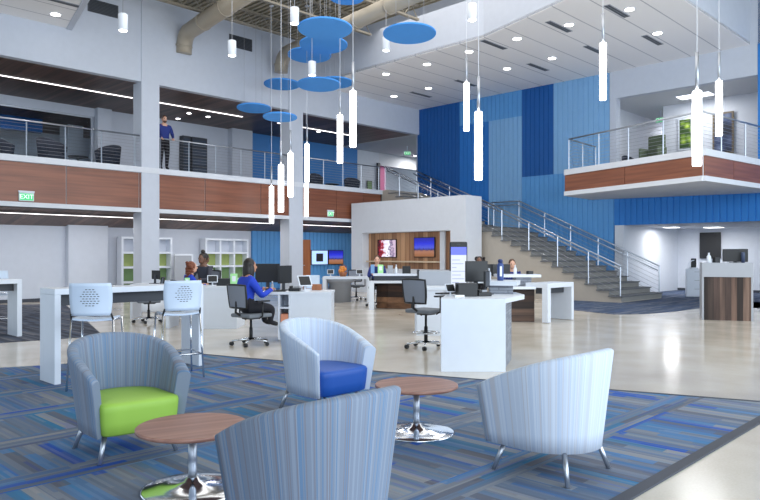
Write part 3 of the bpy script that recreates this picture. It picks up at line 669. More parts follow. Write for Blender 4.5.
#@@FURNITURE
# ------------------------------------------------------------------ armchairs
def armchair_shell(fab, seatm, seatlab, name='armchair', label='', loc=(0, 0, 0), rz=0):
    """opening faces local -y; rim drops from back to arm fronts"""
    t = thing(name, label, 'armchair', loc, rz, 'lounge armchairs')
    n = 44; mb = MB(); th = .072
    def plan(a, R):     # a: -1..1 from one arm front round the back to the other; U shape
        ang = a*math.radians(118); 
        x = math.sin(ang); y = math.cos(ang)
        if abs(ang) > math.pi/2:
            ex = (abs(ang)-math.pi/2)/math.radians(28); x = math.copysign(1-.05*ex*ex, ang); y = -ex*.98
        return x, y
    rings = []
    for i in range(n+1):
        a = -1+2*i/n; x, y = plan(a, 1); t0 = max(0, min(1, (y+.98)/1.98))
        s_ = t0*(1.32-.32*t0)
        zt = .57+(.82-.57)*s_; zb = .185
        ring = []
        def P(sc, z, inn=0):
            fl = (z-zb)/(.82-zb); k = .312+.085*fl-inn; ky = .315+.072*fl-inn
            return (x*k, y*ky*1.02+.0, z)
        nz = 5
        for j in range(nz+1): ring.append(P(1, zb+(zt-.022-zb)*j/nz))
        for aa in (30, 60, 90, 120, 150):
            q = math.radians(aa); ring.append(P(1, zt-.022+.022*math.sin(q), th/2-th/2*math.cos(q)))
        for j in range(nz+1): ring.append(P(1, zt-.022-(zt-.022-zb)*j/nz, th))
        rings.append([mb.bm.verts.new(v) for v in ring])
    m_ = len(rings[0]); per = 0
    for i in range(n):
        for j in range(m_):
            q = mb.bm.faces.new((rings[i][j], rings[i+1][j], rings[i+1][(j+1)%m_], rings[i][(j+1)%m_])); q.smooth = True
            for lp, uu in zip(q.loops, (i/n, (i+1)/n, (i+1)/n, i/n)): lp[mb.uv].uv = (uu, 0)
    for ring in (rings[0][::-1], rings[-1]):
        q = mb.bm.faces.new(ring); 
        for lp in q.loops: lp[mb.uv].uv = (.003 if ring is rings[-1] else .01, 0)
    sh = mb.build('shell', fab, t)
    # seat block (rounded front) with a plan that follows the inside of the shell
    mb = MB(); pts = []
    for i in range(25):
        a = math.radians(-90+180*i/24); pts.append((.258*math.sin(a), .24*math.cos(a)))
    pts += [(.262, -.28), (.24, -.315), (.16, -.328), (0, -.332), (-.16, -.328), (-.24, -.315), (-.262, -.28)]
    levels = [(.93, .185), (1, .2), (1.03, .28), (1.05, .35), (1.055, .382), (1.03, .403), (.95, .413), (.6, .421), (.2, .425)]
    rg = [[mb.bm.verts.new((x*k, y*k, z)) for x, y in pts] for k, z in levels]
    for i in range(len(rg)-1):
        for k in range(len(pts)):
            q = mb.bm.faces.new((rg[i][k], rg[i][(k+1)%len(pts)], rg[i+1][(k+1)%len(pts)], rg[i+1][k])); q.smooth = True
    mb.bm.faces.new(rg[0][::-1]); mb.bm.faces.new(rg[-1]).smooth = True
    so = mb.build('seat', seatm, t); so['label'] = seatlab
    MB().lathe([(.27, .176), (.29, .188)], 32).build('base_panel', m_black, t)
    for sx in (-1, 1):
        for sy in (-1, 1):
            MB().tube([(sx*.27, sy*.27, .0), (sx*.215, sy*.215, .19)], .0155, 12, r2=.0175).build('leg', m_alu, t)
    return t
armchair_shell(m_fabd, m_green, 'lime green seat', label='grey striped armchair with a lime green seat', loc=(-1.85, 4.97, .01), rz=AF-.09)
armchair_shell(m_fabl, m_blue, 'royal blue seat', label='pale striped armchair with a royal blue seat', loc=(-.53, 6.25, .01), rz=AF)
armchair_shell(m_fabl, m_blue, 'blue seat', label='pale blue-grey armchair seen from behind at right, on four metal legs', loc=(1.13, 4.52, .01), rz=AF+PI)
armchair_shell(m_fabd, m_blue, 'blue seat', label='grey blue striped armchair back in the foreground, cut by the bottom edge', loc=(-.29, 3.24, .01), rz=AF+PI)
# ------------------------------------------------------------------ coffee tables
def coffee(lab, x, y):
    t = thing('coffee_table', lab, 'coffee table', (x, y, .01), .5, 'round coffee tables')
    MB().lathe([(.315, .357), (.33, .365), (.33, .381), (.325, .385)], 64).build('table_top', m_top, t)
    MB().lathe([(.026, .03), (.026, .345)], 24).build('column', m_alu, t)
    MB().lathe([(.06, .345), (.06, .356)], 24).build('mounting_plate', m_black, t)
    MB().lathe([(.30, 0), (.305, .006), (.29, .012), (.2, .018), (.1, .03), (.05, .05), (.032, .075)], 64).build('base', m_chrome, t)
coffee('round walnut coffee table on a chrome base beside the green-seated armchair', -1.13, 4.13)
coffee('round walnut coffee table on a chrome base between the blue seat and the right armchair', .29, 5.45)
# ------------------------------------------------------------------ high tables and bar stools
def high_table(lab, f0, f1, p0, p1, z=1.05, th=.065, nm='high_table', legs=2):
    t = thing(nm, lab, 'table', W(f0, p0, .0), AF)
    L, D_ = f1-f0, p1-p0
    MB().box(0, L, 0, D_, z-th, z, bev=.004).build('table_top', m_lam, t)
    for a in (0, L-th) if legs == 2 else (L-th,):
        MB().box(a, a+th, 0, D_, .01, z-th-.001).build('leg', m_lam, t)
    MB().box(th+.002, L-th-.002, D_*.35, D_*.65, z-th-.13, z-th-.002).build('apron', m_dgrey, t)
    return t
high_table('long white bar height table with two slab legs', 2.87, 4.70, 7.72, 8.15)
f_, p_ = toFP(-6.22, 11.9)
high_table('white bar height table cut by the left edge', f_-2.2, f_, p_, p_+.5, 1.0, .075)
o = tag(MB().box(-.35, .35, -.1, .1, 0, .05).build('folded_paper', m_paper, None, W(f_-.75, p_+.25, 1.001), AF), 'white item lying on the table at the left edge', 'paper')
def bar_stool(lab, x, y, rz, zoff=0):
    t = thing('bar_stool', lab, 'bar stool', (x, y, .01), rz, 'white bar stools')   # sitter faces local +y
    # seat
    mb = MB(); nx, ny = 10, 10; g = []
    def seat(i, j):
        a, b = -1+2*i/nx, j/ny; w_ = .215-.02*b
        return Vector((a*w_, -.2+.42*b, .755-.018*(1-a*a)-.03*max(0, b-.75)/.25))
    def back(i, j):
        a, b = -1+2*i/nx, j/ny; w_ = .195+.02*math.sin(b*PI*.8)
        return Vector((a*w_, -.225-.05*(1-a*a)+.02*b-.05*b*b, .78+.34*b))
    def sheet(fn, th, nrm, hole=None):
        mb = MB(); A = [[fn(i, j) for i in range(nx+1)] for j in range(ny+1)]
        top = [[mb.bm.verts.new(p) for p in r] for r in A]; bot = [[mb.bm.verts.new(p+nrm*th) for p in r] for r in A]
        for j in range(ny):
            for i in range(nx):
                mb.bm.faces.new((top[j][i], top[j][i+1], top[j+1][i+1], top[j+1][i])).smooth = True
                mb.bm.faces.new((bot[j][i+1], bot[j][i], bot[j+1][i], bot[j+1][i+1])).smooth = True
        for i in range(nx):
            mb.bm.faces.new((top[0][i+1], top[0][i], bot[0][i], bot[0][i+1])); mb.bm.faces.new((top[ny][i], top[ny][i+1], bot[ny][i+1], bot[ny][i]))
        for j in range(ny):
            mb.bm.faces.new((top[j][0], top[j+1][0], bot[j+1][0], bot[j][0])); mb.bm.faces.new((top[j+1][nx], top[j][nx], bot[j][nx], bot[j+1][nx]))
        return mb
    so = sheet(seat, .02, Vector((0, 0, -1))).build('seat', m_stoolp, t); bo = sheet(back, .012, Vector((0, -1, 0))).build('backrest', m_stoolp, t)
    # pattern of slots in the middle of the backrest
    mb = MB()
    for r in range(8):
        zz = .885+r*.024; nn = (3, 5, 6, 5, 6, 5, 4, 3)[r]
        for c in range(nn):
            xx = (c-(nn-1)/2)*.034+(.006 if r % 2 else 0); b = (zz-.78)/.34; a = xx/.2
            yy = -.225-.05*(1-a*a)+.02*b-.05*b*b
            mb.box(xx-.011, xx+.011, yy-.0145, yy+.002, zz-.0035, zz+.0035)
    mb.build('slots', m_dgrey, bo)
    r = .011
    for sx in (-1, 1):
        MB().tube([(sx*.235, .22, 0), (sx*.205, .17, .735)], r, 8).build('leg', m_chrome, t)
        MB().tube([(sx*.24, -.25, 0), (sx*.21, -.19, .735)], r, 8).build('leg', m_chrome, t)
        MB().tube([(sx*.21, -.19, .735), (sx*.2, -.235, .8)], r, 8).build('bracket', m_black, t)
    MB().tube([(-.222, .2, .27), (.222, .2, .27), (.228, -.225, .27), (-.228, -.225, .27), (-.222, .2, .27)], r*.85, 8).build('footrest', m_chrome, t)
    MB().tube([(-.205, .17, .73), (.205, .17, .73), (.21, -.19, .73), (-.21, -.19, .73), (-.205, .17, .73)], r*.85, 8).build('seat_frame', m_chrome, t)
    return t
bar_stool('white perforated bar stool at the left half of the long high table', -3.03, 7.35, .12)
bar_stool('white perforated bar stool at the right end of the long high table', -2.37, 8.0, .55)
bar_stool('bar stool at the high table cut by the left edge', -6.89, 12.42, AF+PI)
# ------------------------------------------------------------------ generic office things
def monitor(lab, loc, rz, wd=.52, ht=.32, stand=.14, scr=m_black, group=None):
    t = thing('monitor', lab, 'monitor', loc, rz, group)       # screen faces local -y
    MB().box(-wd/2, wd/2, 0, .03, stand, stand+ht, bev=.006).build('screen_housing', m_black, t)
    MB().box(-wd/2+.012, wd/2-.012, -.003, -.0005, stand+.014, stand+ht-.012).build('screen', scr, t)
    MB().box(-.03, .03, .031, .05, .012, stand+ht*.5).build('stand_neck', m_dgrey, t); MB().box(-.11, .11, -.06, .12, 0, .012, bev=.003).build('stand_base', m_dgrey, t)
    return t
def task_chair(lab, loc, rz, seat_z=.62, back=True, arms=True):
    t = thing('task_chair', lab, 'office chair', loc, rz, 'mesh task chairs')     # sitter faces local +y
    MB().box(-.24, .24, -.22, .24, seat_z-.06, seat_z, bev=.025).build('seat', m_seatg, t)
    mb = MB(); n = 8; g = []
    z0, z1 = seat_z+.1, seat_z+.45
    def bp(a, b): return Vector((a*(.2+.02*b), -.25-.04*b-.03*(1-a*a)+.0, z0+(z1-z0)*b))
    fr = [bp(-1, 0), bp(-.5, 0), bp(0, 0), bp(.5, 0), bp(1, 0), bp(1.04, .3), bp(1.04, .6), bp(1, 1), bp(.5, 1.02), bp(0, 1.03), bp(-.5, 1.02), bp(-1, 1), bp(-1.04, .6), bp(-1.04, .3), bp(-1, 0)]
    if back:
        MB().tube(fr, .016, 8).build('back_frame', m_black, t)
        A = [[mb.bm.verts.new(bp(-1+2*i/n, j/n)+Vector((0, k, 0))) for i in range(n+1)] for k in (0, -.006) for j in range(n+1)]
        for k in (0, n+1):
            for j in range(n):
                for i in range(n): mb.bm.faces.new((A[k+j][i], A[k+j][i+1], A[k+j+1][i+1], A[k+j+1][i])).smooth = True
        mb.build('back_mesh', m_mesh, t, smooth=False)
        MB().tube([(0, -.285, z0+.1), (0, -.3, seat_z+.03), (0, -.1, seat_z-.085)], .02, 8).build('back_support', m_black, t)
    if arms:
        for s in (-1, 1):
            MB().tube([(s*.2, 0, seat_z-.07), (s*.28, 0, seat_z-.03), (s*.28, 0, seat_z+.19)], .014, 8).build('arm_post', m_black, t)
            MB().box(s*.28-.035, s*.28+.035, -.12, .13, seat_z+.19, seat_z+.215, bev=.008).build('armrest', m_black, t)
    MB().lathe([(.028, .09), (.028, seat_z*.55), (.018, seat_z*.55), (.018, seat_z-.09)], 12).build('gas_column', m_black, t)
    MB().box(-.1, .1, -.1, .1, seat_z-.09, seat_z-.061).build('mechanism', m_dgrey, t)
    pts = [(.2*math.cos(a*PI/12), .2*math.sin(a*PI/12), .24) for a in range(25)]
    if seat_z > .55: mb = MB().tube(pts, .011, 8); [mb.tube([(0, 0, .24), (.2*math.cos(a), .2*math.sin(a), .24)], .008, 6) for a in (0, PI/2, PI, 3*PI/2)]; mb.build('foot_ring', m_chrome, t)
    mb = MB()
    for k in range(5):
        a = 2*PI*k/5+.3; mb.tube([(0, 0, .1), (.3*math.cos(a), .3*math.sin(a), .068)], .02, 8, r2=.014)
    mb.build('star_base', m_chrome, t)
    for k in range(5):
        a = 2*PI*k/5+.3; c = Vector((.3*math.cos(a), .3*math.sin(a), .03)); q = Vector((-math.sin(a+.6), math.cos(a+.6), 0))
        MB().tube([c-q*.025, c+q*.025], .03, 12).build('caster', m_black, t)
    return t
def bottle(lab, loc, m, h=.2, r=.03, cat='bottle', cap=None):
    t = thing('bottle', lab, cat, loc, 0)
    MB().lathe([(r*.95, 0), (r, .005), (r, h*.62), (r*.45, h*.78), (r*.4, h*.86)], 16).build('body', m, t); MB().lathe([(r*.45, h*.861), (r*.45, h*.97), (r*.3, h)], 12).build('cap', cap or m_lam, t); return t
def boxy(name, lab, cat, loc, rz, sx, sy, sz, m, group=None, bev=.004):
    return tag(MB().box(-sx/2, sx/2, -sy/2, sy/2, 0, sz, bev=bev).build(name, m, None, loc, rz), lab, cat, group)
def payphone(lab, loc, rz, body=m_black, s=1):   # desk phone with handset
    t = thing('desk_phone', lab, 'telephone', loc, rz, None)
    MB().box(-.09*s, .09*s, -.1*s, .1*s, 0, .05*s, bev=.006).build('base', body, t); MB().box(-.08*s, -.035*s, -.09*s, .09*s, .051*s, .085*s, bev=.008).build('handset', body, t)
    MB().box(-.01*s, .07*s, .02*s, .07*s, .051*s, .075*s).build('display', m_lamg, t)
    return t
def tablet(lab, loc, rz, scr=m_black, s=1):      # payment tablet on a white tilting stand
    t = thing('tablet_stand', lab, 'tablet', loc, rz)
    MB().lathe([(.07*s, 0), (.07*s, .008), (.015*s, .02), (.012*s, .1*s)], 16).build('stand', m_lam, t)
    M = Matrix.Translation((0, 0, .14*s)) @ Matrix.Rotation(math.radians(-25), 4, 'X')
    MB().box(-.1*s, .1*s, 0, .012, -.075*s, .075*s, M=M).build('housing', m_lam, t); MB().box(-.085*s, .085*s, -.003, -.0005, -.062*s, .062*s, M=M).build('screen', scr, t)
    return t
#@@DESKS
# ------------------------------------------------------------------ right foreground desk
t = thing('reception_desk', 'white angular service desk in the middle with a stacked stone side', 'desk', (0, 0, 0), 0)
zt = .885
MB().box(.745, 1.53, 8.34, 8.40, 0.0, zt-.001).build('front_panel', m_lam, t)
MB().prism([(1.30, 8.41), (1.52, 8.41), (1.80, 9.38), (1.80, 9.75), (1.3, 9.75)], 0, zt-.062).build('side_panel', m_stone, t)
MB().prism([(.745, 8.401), (1.53, 8.401), (1.95, 9.25), (1.95, 9.85), (.95, 9.85), (.85, 9.0)], zt-.06, zt).build('desk_top', m_lam, t)
MB().prism([(1.52, 9.5), (1.83, 9.42), (1.9, 9.84), (1.56, 9.84)], zt+.001, 1.0).build('riser', m_stone, t)
MB().prism([(1.44, 9.42), (1.86, 9.3), (2.02, 9.86), (1.52, 10.1)], 1.001, 1.06).build('ledge', m_lam, t)
MB().box(1.0, 1.04, 8.41, 9.8, 0, zt-.061).build('leg_panel', m_lam, t)
monitor('dark monitor standing on the middle desk, largest one there, beside a blue bottle', (1.35, 9.55, zt+.001), .25, .33, .29, .16)
monitor('second monitor on the middle desk, turned edge on', (1.45, 9.22, zt+.001), 1.2, .26, .22, .1, m_dgrey)
boxy('receipt_printer', 'black receipt printer on the middle desk with a white label', 'printer', (1.12, 8.9, zt+.001), .1, .25, .2, .17, m_black)
payphone('black desk phone at the right of the printer on the middle desk', (1.34, 8.95, zt+.001), .2)
tablet('white tablet on a stand at the left corner of the middle desk', (.92, 8.95, zt+.001), .6, s=.75)
boxy('keyboard', 'black keyboard lying on the middle desk near its left edge', 'keyboard', (.92, 9.4, zt+.001), .8, .36, .13, .02, m_black)
boxy('paper_stack', 'small sheaf of white paper beside the black printer', 'paper', (1.0, 8.62, zt+.001), .1, .12, .05, .03, m_paper)
t2 = thing('water_bottle', 'tall navy blue drinking bottle standing on the raised white ledge', 'bottle', (1.69, 9.62, 1.062), 0)
MB().lathe([(.042, 0), (.046, .01), (.046, .22), (.03, .25)], 20).build('body', mat('navy_bottle', rgb(50, 74, 134), .35), t2); MB().lathe([(.034, .251), (.034, .29), (.02, .3)], 16).build('cap', mat('navy_cap', rgb(34, 50, 100), .5), t2)
MB().box(-.015, .015, -.048, -.0465, .06, .2).build('label_strip', m_paper, t2)
bottle('small white sanitizer bottle left of the navy bottle on the ledge', (1.54, 9.68, 1.062), m_lam, .17, .03)
task_chair('grey mesh task stool with armrests left of the middle desk', (.70, 10.45, 0), -.75, .6)
# white return panel behind the stool
t = thing('side_counter', 'low white counter panel behind the mesh stool in the centre', 'counter', (.93, 12.1, 0), 0)
MB().box(-.28, .2, 0, .06, 0, .80).build('front_panel', m_lam, t); MB().box(-.32, .5, -.05, .7, .801, .85).build('counter_top', m_lam, t)
MB().box(-.2, .4, .72, .75, .80, 1.12).build('screen_panel', m_lamg, t); MB().box(-.28, .75, .66, .715, 0, .8).build('back_panel', m_lam, t)
# ------------------------------------------------------------------ left desk with the seated clerk
t = thing('service_desk', 'white service desk where the woman in royal blue sits', 'desk', (-1.45, 11.1, 0), 0)
MB().box(0, .66, 0, .06, 0, .779).build('front_panel', m_lam, t)
MB().box(-.62, .67, -.02, .75, .78, .82).build('desk_top', m_lam, t)
MB().box(.6, .66, .061, .72, 0, .779).build('end_panel', m_lam, t)
cb = MB(); cb.box(-.2, -.17, -.01, .5, .05, .779); cb.box(-.03, -.001, -.01, .5, .05, .779)
for z in (.05, .3, .55): cb.box(-.169, -.031, -.01, .5, z, z+.025)
cb.box(-.169, -.031, .47, .5, .076, .779); cb.build('open_cabinet', m_lam, t)
MB().box(-.16, -.04, .0, .3, .326, .46).build('orange_folder', mat('orange_card', rgb(214, 140, 110), .6), t)
MB().box(-.16, -.04, .0, .3, .09, .16).build('dark_folder', m_dgrey, t)
monitor('wide dark monitor in front of the woman in royal blue', (-1.93, 11.75, .821), .0, .42, .32, .13)
monitor('second dark monitor on the left service desk, turned toward the woman', (-1.60, 11.6, .821), 1.05, .36, .3, .12)
boxy('keyboard', 'black keyboard under the hands of the woman in royal blue', 'keyboard', (-1.72, 11.25, .821), .1, .34, .13, .02, m_black)
payphone('black desk phone between the monitors and the white tablet', (-1.42, 11.4, .821), 0)
tablet('white tablet on a stand on the left service desk', (-1.24, 11.3, .821), .7, s=1.25)
boxy('small_crate', 'small brown wooden box at the right end of the left service desk', 'box', (-1.08, 11.72, .821), 0, .16, .14, .1, m_door)
bottle('small clear sanitizer bottle by the wide monitor', (-1.8, 11.45, .821), m_lamg, .16, .025)
# ------------------------------------------------------------------ desk further left
t = thing('service_desk', 'plain white desk between the high table and the seated clerk', 'desk', (-3.42, 13.2, 0), 0)
MB().box(0, .66, 0, .06, 0, .769).build('front_panel', m_lam, t); MB().box(-.75, .68, -.02, .8, .77, .81).build('desk_top', m_lam, t); MB().box(.6, .66, .061, .78, 0, .769).build('end_panel', m_lam, t); MB().box(-.74, -.68, .1, .78, 0, .769).build('end_panel', m_lam, t)
def sign_card(lab, loc, rz, w_, h_):
    t = thing('table_sign', lab, 'sign', loc, rz)
    MB().box(-w_/2, w_/2, -.004, .004, .01, h_).build('card', m_lgreen, t); MB().box(-w_/2, w_/2, -.03, .03, 0, .009).build('foot', m_lam, t)
    MB().box(-w_/4, w_/4, -.0055, -.0045, h_*.35, h_*.8).build('printed_motif', m_paper, t)
sign_card('pale green table sign on the desk left of the seated clerk', (-2.9, 13.6, .811), 0, .14, .24)
sign_card('small pale green sign in front of the red-haired clerk', (-3.8, 13.5, .811), 0, .1, .16)
boxy('printer', 'black printer on the desk beside the pale green sign', 'printer', (-3.12, 13.7, .811), .1, .26, .26, .14, m_black)
tablet('white tablet on a stand beside the black printer', (-3.3, 13.5, .811), .3)
monitor('small black monitor seen from behind above the long high table', (-5.09, 15.6, .77), 2.6, .26, .2, .1)
t = thing('service_desk', 'small white desk behind the long high table carrying a black monitor', 'desk', (-5.1, 15.6, 0), 0)
MB().box(-.5, .45, -.25, .35, .73, .77).build('desk_top', m_lam, t); MB().box(-.5, -.45, -.25, .35, 0, .729).build('end_panel', m_lam, t)
task_chair('black task chair behind the long high table', (-4.88, 14.45, 0), 2.0, .48)
o = thing('round_bench', 'low round white bench around the foot of the first column', 'bench', (-5.85, 17.4, 0), 0)
MB().lathe([(.40, .0), (.42, .03), (.42, .26), (.40, .28)], 32).build('drum', m_lam, o)
# ------------------------------------------------------------------ shelving with green panels
def shelf(lab, u0, u1, cols, p=21.55, ztop=2.02):
    a = onplane_p(u0, 255, p); b = onplane_p(u1, 255, p); f0, f1 = toFP(a.x, a.y)[0], toFP(b.x, b.y)[0]
    t = thing('display_shelf', lab, 'shelf', W(f0, p, 0), AF, 'white shelving units'); Wd = f1-f0; s_ = .07; rows = 4; hh = (ztop-.08)/rows
    fr = MB()
    for c in range(cols+1): x = c*(Wd-s_)/cols; fr.box(x, x+s_, 0, .35, 0, ztop)
    for r in range(rows+1):
        z = r*(ztop-s_)/rows
        for c in range(cols): x = c*(Wd-s_)/cols; fr.box(x+s_+.001, x+(Wd-s_)/cols-.001, 0, .35, z, z+s_)
    fr.build('frame', m_lam, t)
    for r in range(rows):
        for c in range(cols):
            x = c*(Wd-s_)/cols+s_+.002; z = r*(ztop-s_)/rows+s_+.002; m_ = [m_shg2, m_shg2, m_shg, m_wallg][r]
            MB().box(x, x+(Wd-s_)/cols-s_-.004, .3, .33, z, z+(ztop-s_)/rows-s_-.004).build('back_panel', m_, t)
shelf('white cube shelf with green panels, partly behind the first column', 121.5, 172.5, 3)
shelf('white cube shelf with green panels behind the woman with a hair bun', 205.5, 248.5, 3)
t = thing('white_partition', 'low white framed grey partition behind the red-haired clerk', 'partition', onplane_p(183, 255, 21.2)*1, AF)
t.location.z = 0
MB().box(-.32, .32, 0, .04, 0, 1.4).build('panel', m_lamg, t); MB().box(.321, .38, -.02, .06, 0, 1.45).build('edge_post', m_lam, t); MB().box(-.32, .32, -.02, .06, 1.401, 1.45).build('top_edge', m_lam, t)
# ------------------------------------------------------------------ screens
def sky_screen(name, kind):
    m, T = newmat(name, .3); tc, s = xyz(T, 'Generated'); T.b.inputs['Base Color'].default_value = (0, 0, 0, 1)
    n = T.n('ShaderNodeTexNoise'); n.inputs['Scale'].default_value = 14 if kind == 'city' else 6; T.l(tc.outputs['Generated'], n.inputs['Vector'])
    z = T.m('ADD', s.outputs[2], T.m('MULTIPLY', T.m('SUBTRACT', n.outputs['Fac'], .5), .25))
    if kind == 'city': col = ramp(T, z, [(0, rgb(130, 84, 50)), (.28, rgb(150, 104, 84)), (.36, rgb(44, 40, 76)), (.48, rgb(70, 80, 190)), (.7, rgb(36, 44, 190)), (.9, rgb(30, 34, 150))], False)
    else:
        x = T.m('ADD', s.outputs[0], T.m('MULTIPLY', T.m('SUBTRACT', n.outputs['Fac'], .5), .9)); col = ramp(T, x, [(0, rgb(30, 10, 18)), (.25, rgb(150, 30, 50)), (.4, rgb(214, 206, 226)), (.6, rgb(230, 228, 240)), (.75, rgb(90, 70, 110)), (.9, rgb(190, 170, 190))], False)
    T.l(col, T.b.inputs['Emission Color']); T.b.inputs['Emission Strength'].default_value = 1.0; return m
m_city = sky_screen('screen_skyline', 'city'); m_ppl = sky_screen('screen_people', 'people')
def tv(lab, loc, rz, wd, ht, scr, extra=None):
    t = thing('wall_screen', lab, 'television', loc, rz)
    MB().box(-wd/2, wd/2, -.05, 0, -ht/2, ht/2, bev=.006).build('bezel', m_black, t); MB().box(-wd/2+.025, wd/2-.025, -.054, -.0505, -ht/2+.025, ht/2-.025).build('screen', scr, t)
    return t
r90 = AF-PI/2      # faces -f direction
def niche(u, v): return onplane_f(u, v, 18.74)
a = niche(387.5, 248.5); tv('screen showing a red and white picture, left one in the wood niche', a, r90, .98, .68, m_ppl)
a = niche(425, 247.3); tv('screen showing a city skyline under a blue sky, right one in the wood niche', a, r90, .98, .72, m_city)
m_slide = mat('screen_slide', rgb(150, 180, 225), .4, emit=.8, ecol=rgb(160, 190, 235))
a = onplane_p(319, 257.5, 21.9); t = tv('screen with a pale slide and dark picture on the lower blue wall', a, AF, .92, .62, m_slide); MB().box(-.2, .18, -.058, -.0545, -.17, .17).build('slide_picture', mat('slide_dark', rgb(40, 40, 52), .4), t)
a = onplane_p(335.3, 257.2, 21.9); tv('screen with a blue skyline picture beside the pale slide', a, AF, .86, .62, m_city)
# shelf inside the niche
o = thing('niche_shelf', 'thin pale wooden shelf across the reception niche below the screens', 'shelf', W(18.6, 17.0, 1.16), r90)
q = niche(410, 261.5); MB().box(-1.75, 1.75, -.1, .14, 0, .05).build('board', mat('pale_oak', rgb(206, 186, 160), .5), o); o.location = (W(18.62, 17.0)[0], W(18.62, 17.0)[1], q.z-.03)
# reception counter before the niche
Yc = 17.7
t = thing('reception_counter', 'long reception counter with a white top and horizontal reclaimed boards', 'counter', (-.285, Yc, 0), 0)
MB().box(0, 1.2, 0, .6, .69, .735).build('desk_top', m_lam, t); MB().box(0, .13, 0, .6, 0, .689).build('leg_panel', m_lam, t)
MB().prism([(.2, .62), (.5, .45), (.9, .32), (1.3, .24), (1.75, .2), (1.75, .9), (.2, .9)], 0, .66).build('board_front', m_hwood, t)
MB().box(.12, 1.75, .65, .95, .667, .86).build('upper_front', m_dgrey, t); MB().box(.1, 1.28, .6, 1.0, .861, .92).build('ledge', m_lam, t)
MB().box(1.29, 1.34, .58, 1.0, .861, 1.02).build('end_block', m_black, t)
bottle('small white bottle standing on the reception ledge', (-.285+.72, Yc+.8, .921), m_lam, .24, .035)
boxy('black_organizer', 'black box on the right of the reception ledge', 'box', (-.285+1.0, Yc+.8, .921), 0, .22, .15, .2, m_black)
boxy('leaflet_holder', 'grey leaflet holder on the reception ledge, left of the bottle', 'leaflet holder', (-.285+.56, Yc+.8, .921), 0, .14, .1, .22, m_lamg)
boxy('blue_box', 'light blue box at the left end of the reception ledge', 'box', (-.2, Yc+.86, .921), 0, .1, .08, .24, mat('light_blue_card', rgb(120, 160, 205), .6))
sign_card('pale green sign on the reception ledge before the clerk', (-.285+.3, Yc+.78, .921), 0, .15, .24)
# smartphone-shaped kiosk
t = thing('phone_kiosk', 'tall kiosk shaped like a giant smartphone with a lit screen', 'kiosk', (1.78, 15.5, 0), 0)
MB().box(-.2, .2, 0, .1, 0, 1.72, bev=.03).build('case', m_black, t)
MB().box(-.175, .175, -.006, -.0005, .5, 1.55).build('screen', mat('kiosk_screen', rgb(60, 62, 66), .4, emit=.75, ecol=rgb(222, 230, 245)), t)
MB().box(-.175, .175, -.009, -.0065, 1.42, 1.6).build('header_bar', mat('kiosk_header', rgb(70, 80, 190), .4, emit=.7, ecol=rgb(90, 100, 205)), t)
mb = MB()
for k in range(9): mb.box(-.15, -.15+(.24, .3, .16, .28, .2, .3, .1, .26, .18)[k], -.009, -.0065, .62+k*.085, .635+k*.085)
mb.build('text_lines', mat('kiosk_text', rgb(140, 150, 180), .5, emit=.3, ecol=rgb(120, 130, 165)), t); MB().box(-.04, .04, -.004, -.0005, 1.655, 1.67).build('speaker_slot', m_dgrey, t)
# ------------------------------------------------------------------ desk cluster right of centre
t = thing('service_counter', 'dark board clad service counter with a white ledge in front of the stair', 'counter', (2.68, 14.45, 0), 0)
MB().box(0, .6, .1, .8, 0, .69).build('board_front', m_dboard, t); MB().box(-.3, .6, -.05, .85, .70, .75).build('desk_top', m_lam, t)
MB().box(.25, .58, .3, .7, .751, .94).build('riser', m_stone, t); MB().box(-.15, .78, .25, .8, .941, 1.0).build('ledge', m_lam, t)
monitor('dark monitor behind the white ledge in front of the stair, by a white bottle', (2.78, 15.7, .83), .1, .42, .28, .1)
monitor('dark monitor left of the navy bottle, partly behind it', (2.4, 15.75, .83), -.1, .42, .26, .12)
bottle('white bottle on the ledge in front of the stair', (2.95, 14.95, 1.001), m_lam, .2, .035)
boxy('card_terminal', 'small black card terminal on the ledge in front of the stair', 'card terminal', (3.28, 15.0, 1.001), .3, .12, .1, .07, m_black)
t = thing('rear_desk', 'white desk hidden behind the ledge monitors, in front of the stair', 'desk', (2.1, 15.55, 0), 0)
MB().box(0, 1.1, 0, .6, .78, .829).build('desk_top', m_lam, t); MB().box(0, .05, 0, .6, 0, .779).build('leg_panel', m_lam, t); MB().box(1.05, 1.1, 0, .6, 0, .779).build('leg_panel', m_lam, t)
t = high_table('long white table with slab legs in front of the stair', 12.62, 13.72, 7.42, 7.95, .83, .1, legs=1)
MB().box(0, .13, 0, .13, 0.01, .729).build('leg', m_lam, t)
# ------------------------------------------------------------------ podium at right
t = thing('podium_desk', 'podium desk with vertical reclaimed boards and a grey top band at right', 'podium', (7.05, 15.0, 0), -.34)
MB().box(.04, .96, .02, .48, 0, .94).build('board_front', m_rwood, t); MB().box(0, .039, .0, .5, 0, .94).build('side_panel', m_lamg, t); MB().box(.961, 1.0, 0, .5, 0, .94).build('side_panel', m_lamg, t)
MB().box(0, 1.0, -.01, .5, .941, 1.25, bev=.004).build('top_band', m_lamg, t)
monitor('wide dark monitor on the podium at right', (7.78, 15.0, 1.251), -.34, .5, .28, .02)
bottle('white pump bottle on the podium', (7.25, 15.1, 1.251), m_lam, .22, .045)
boxy('card_terminal', 'small black terminal behind the white pump bottle on the podium', 'card terminal', (7.42, 15.12, 1.251), .2, .12, .1, .12, m_black)
tb = tag(MB().lathe([(.036, 0), (.038, .2), (.03, .23)], 16).build('tumbler', mat('slate_tumbler', rgb(52, 66, 96), .4), None, (7.86, 14.83, 1.251)), 'dark blue tumbler in front of the podium monitor', 'tumbler')
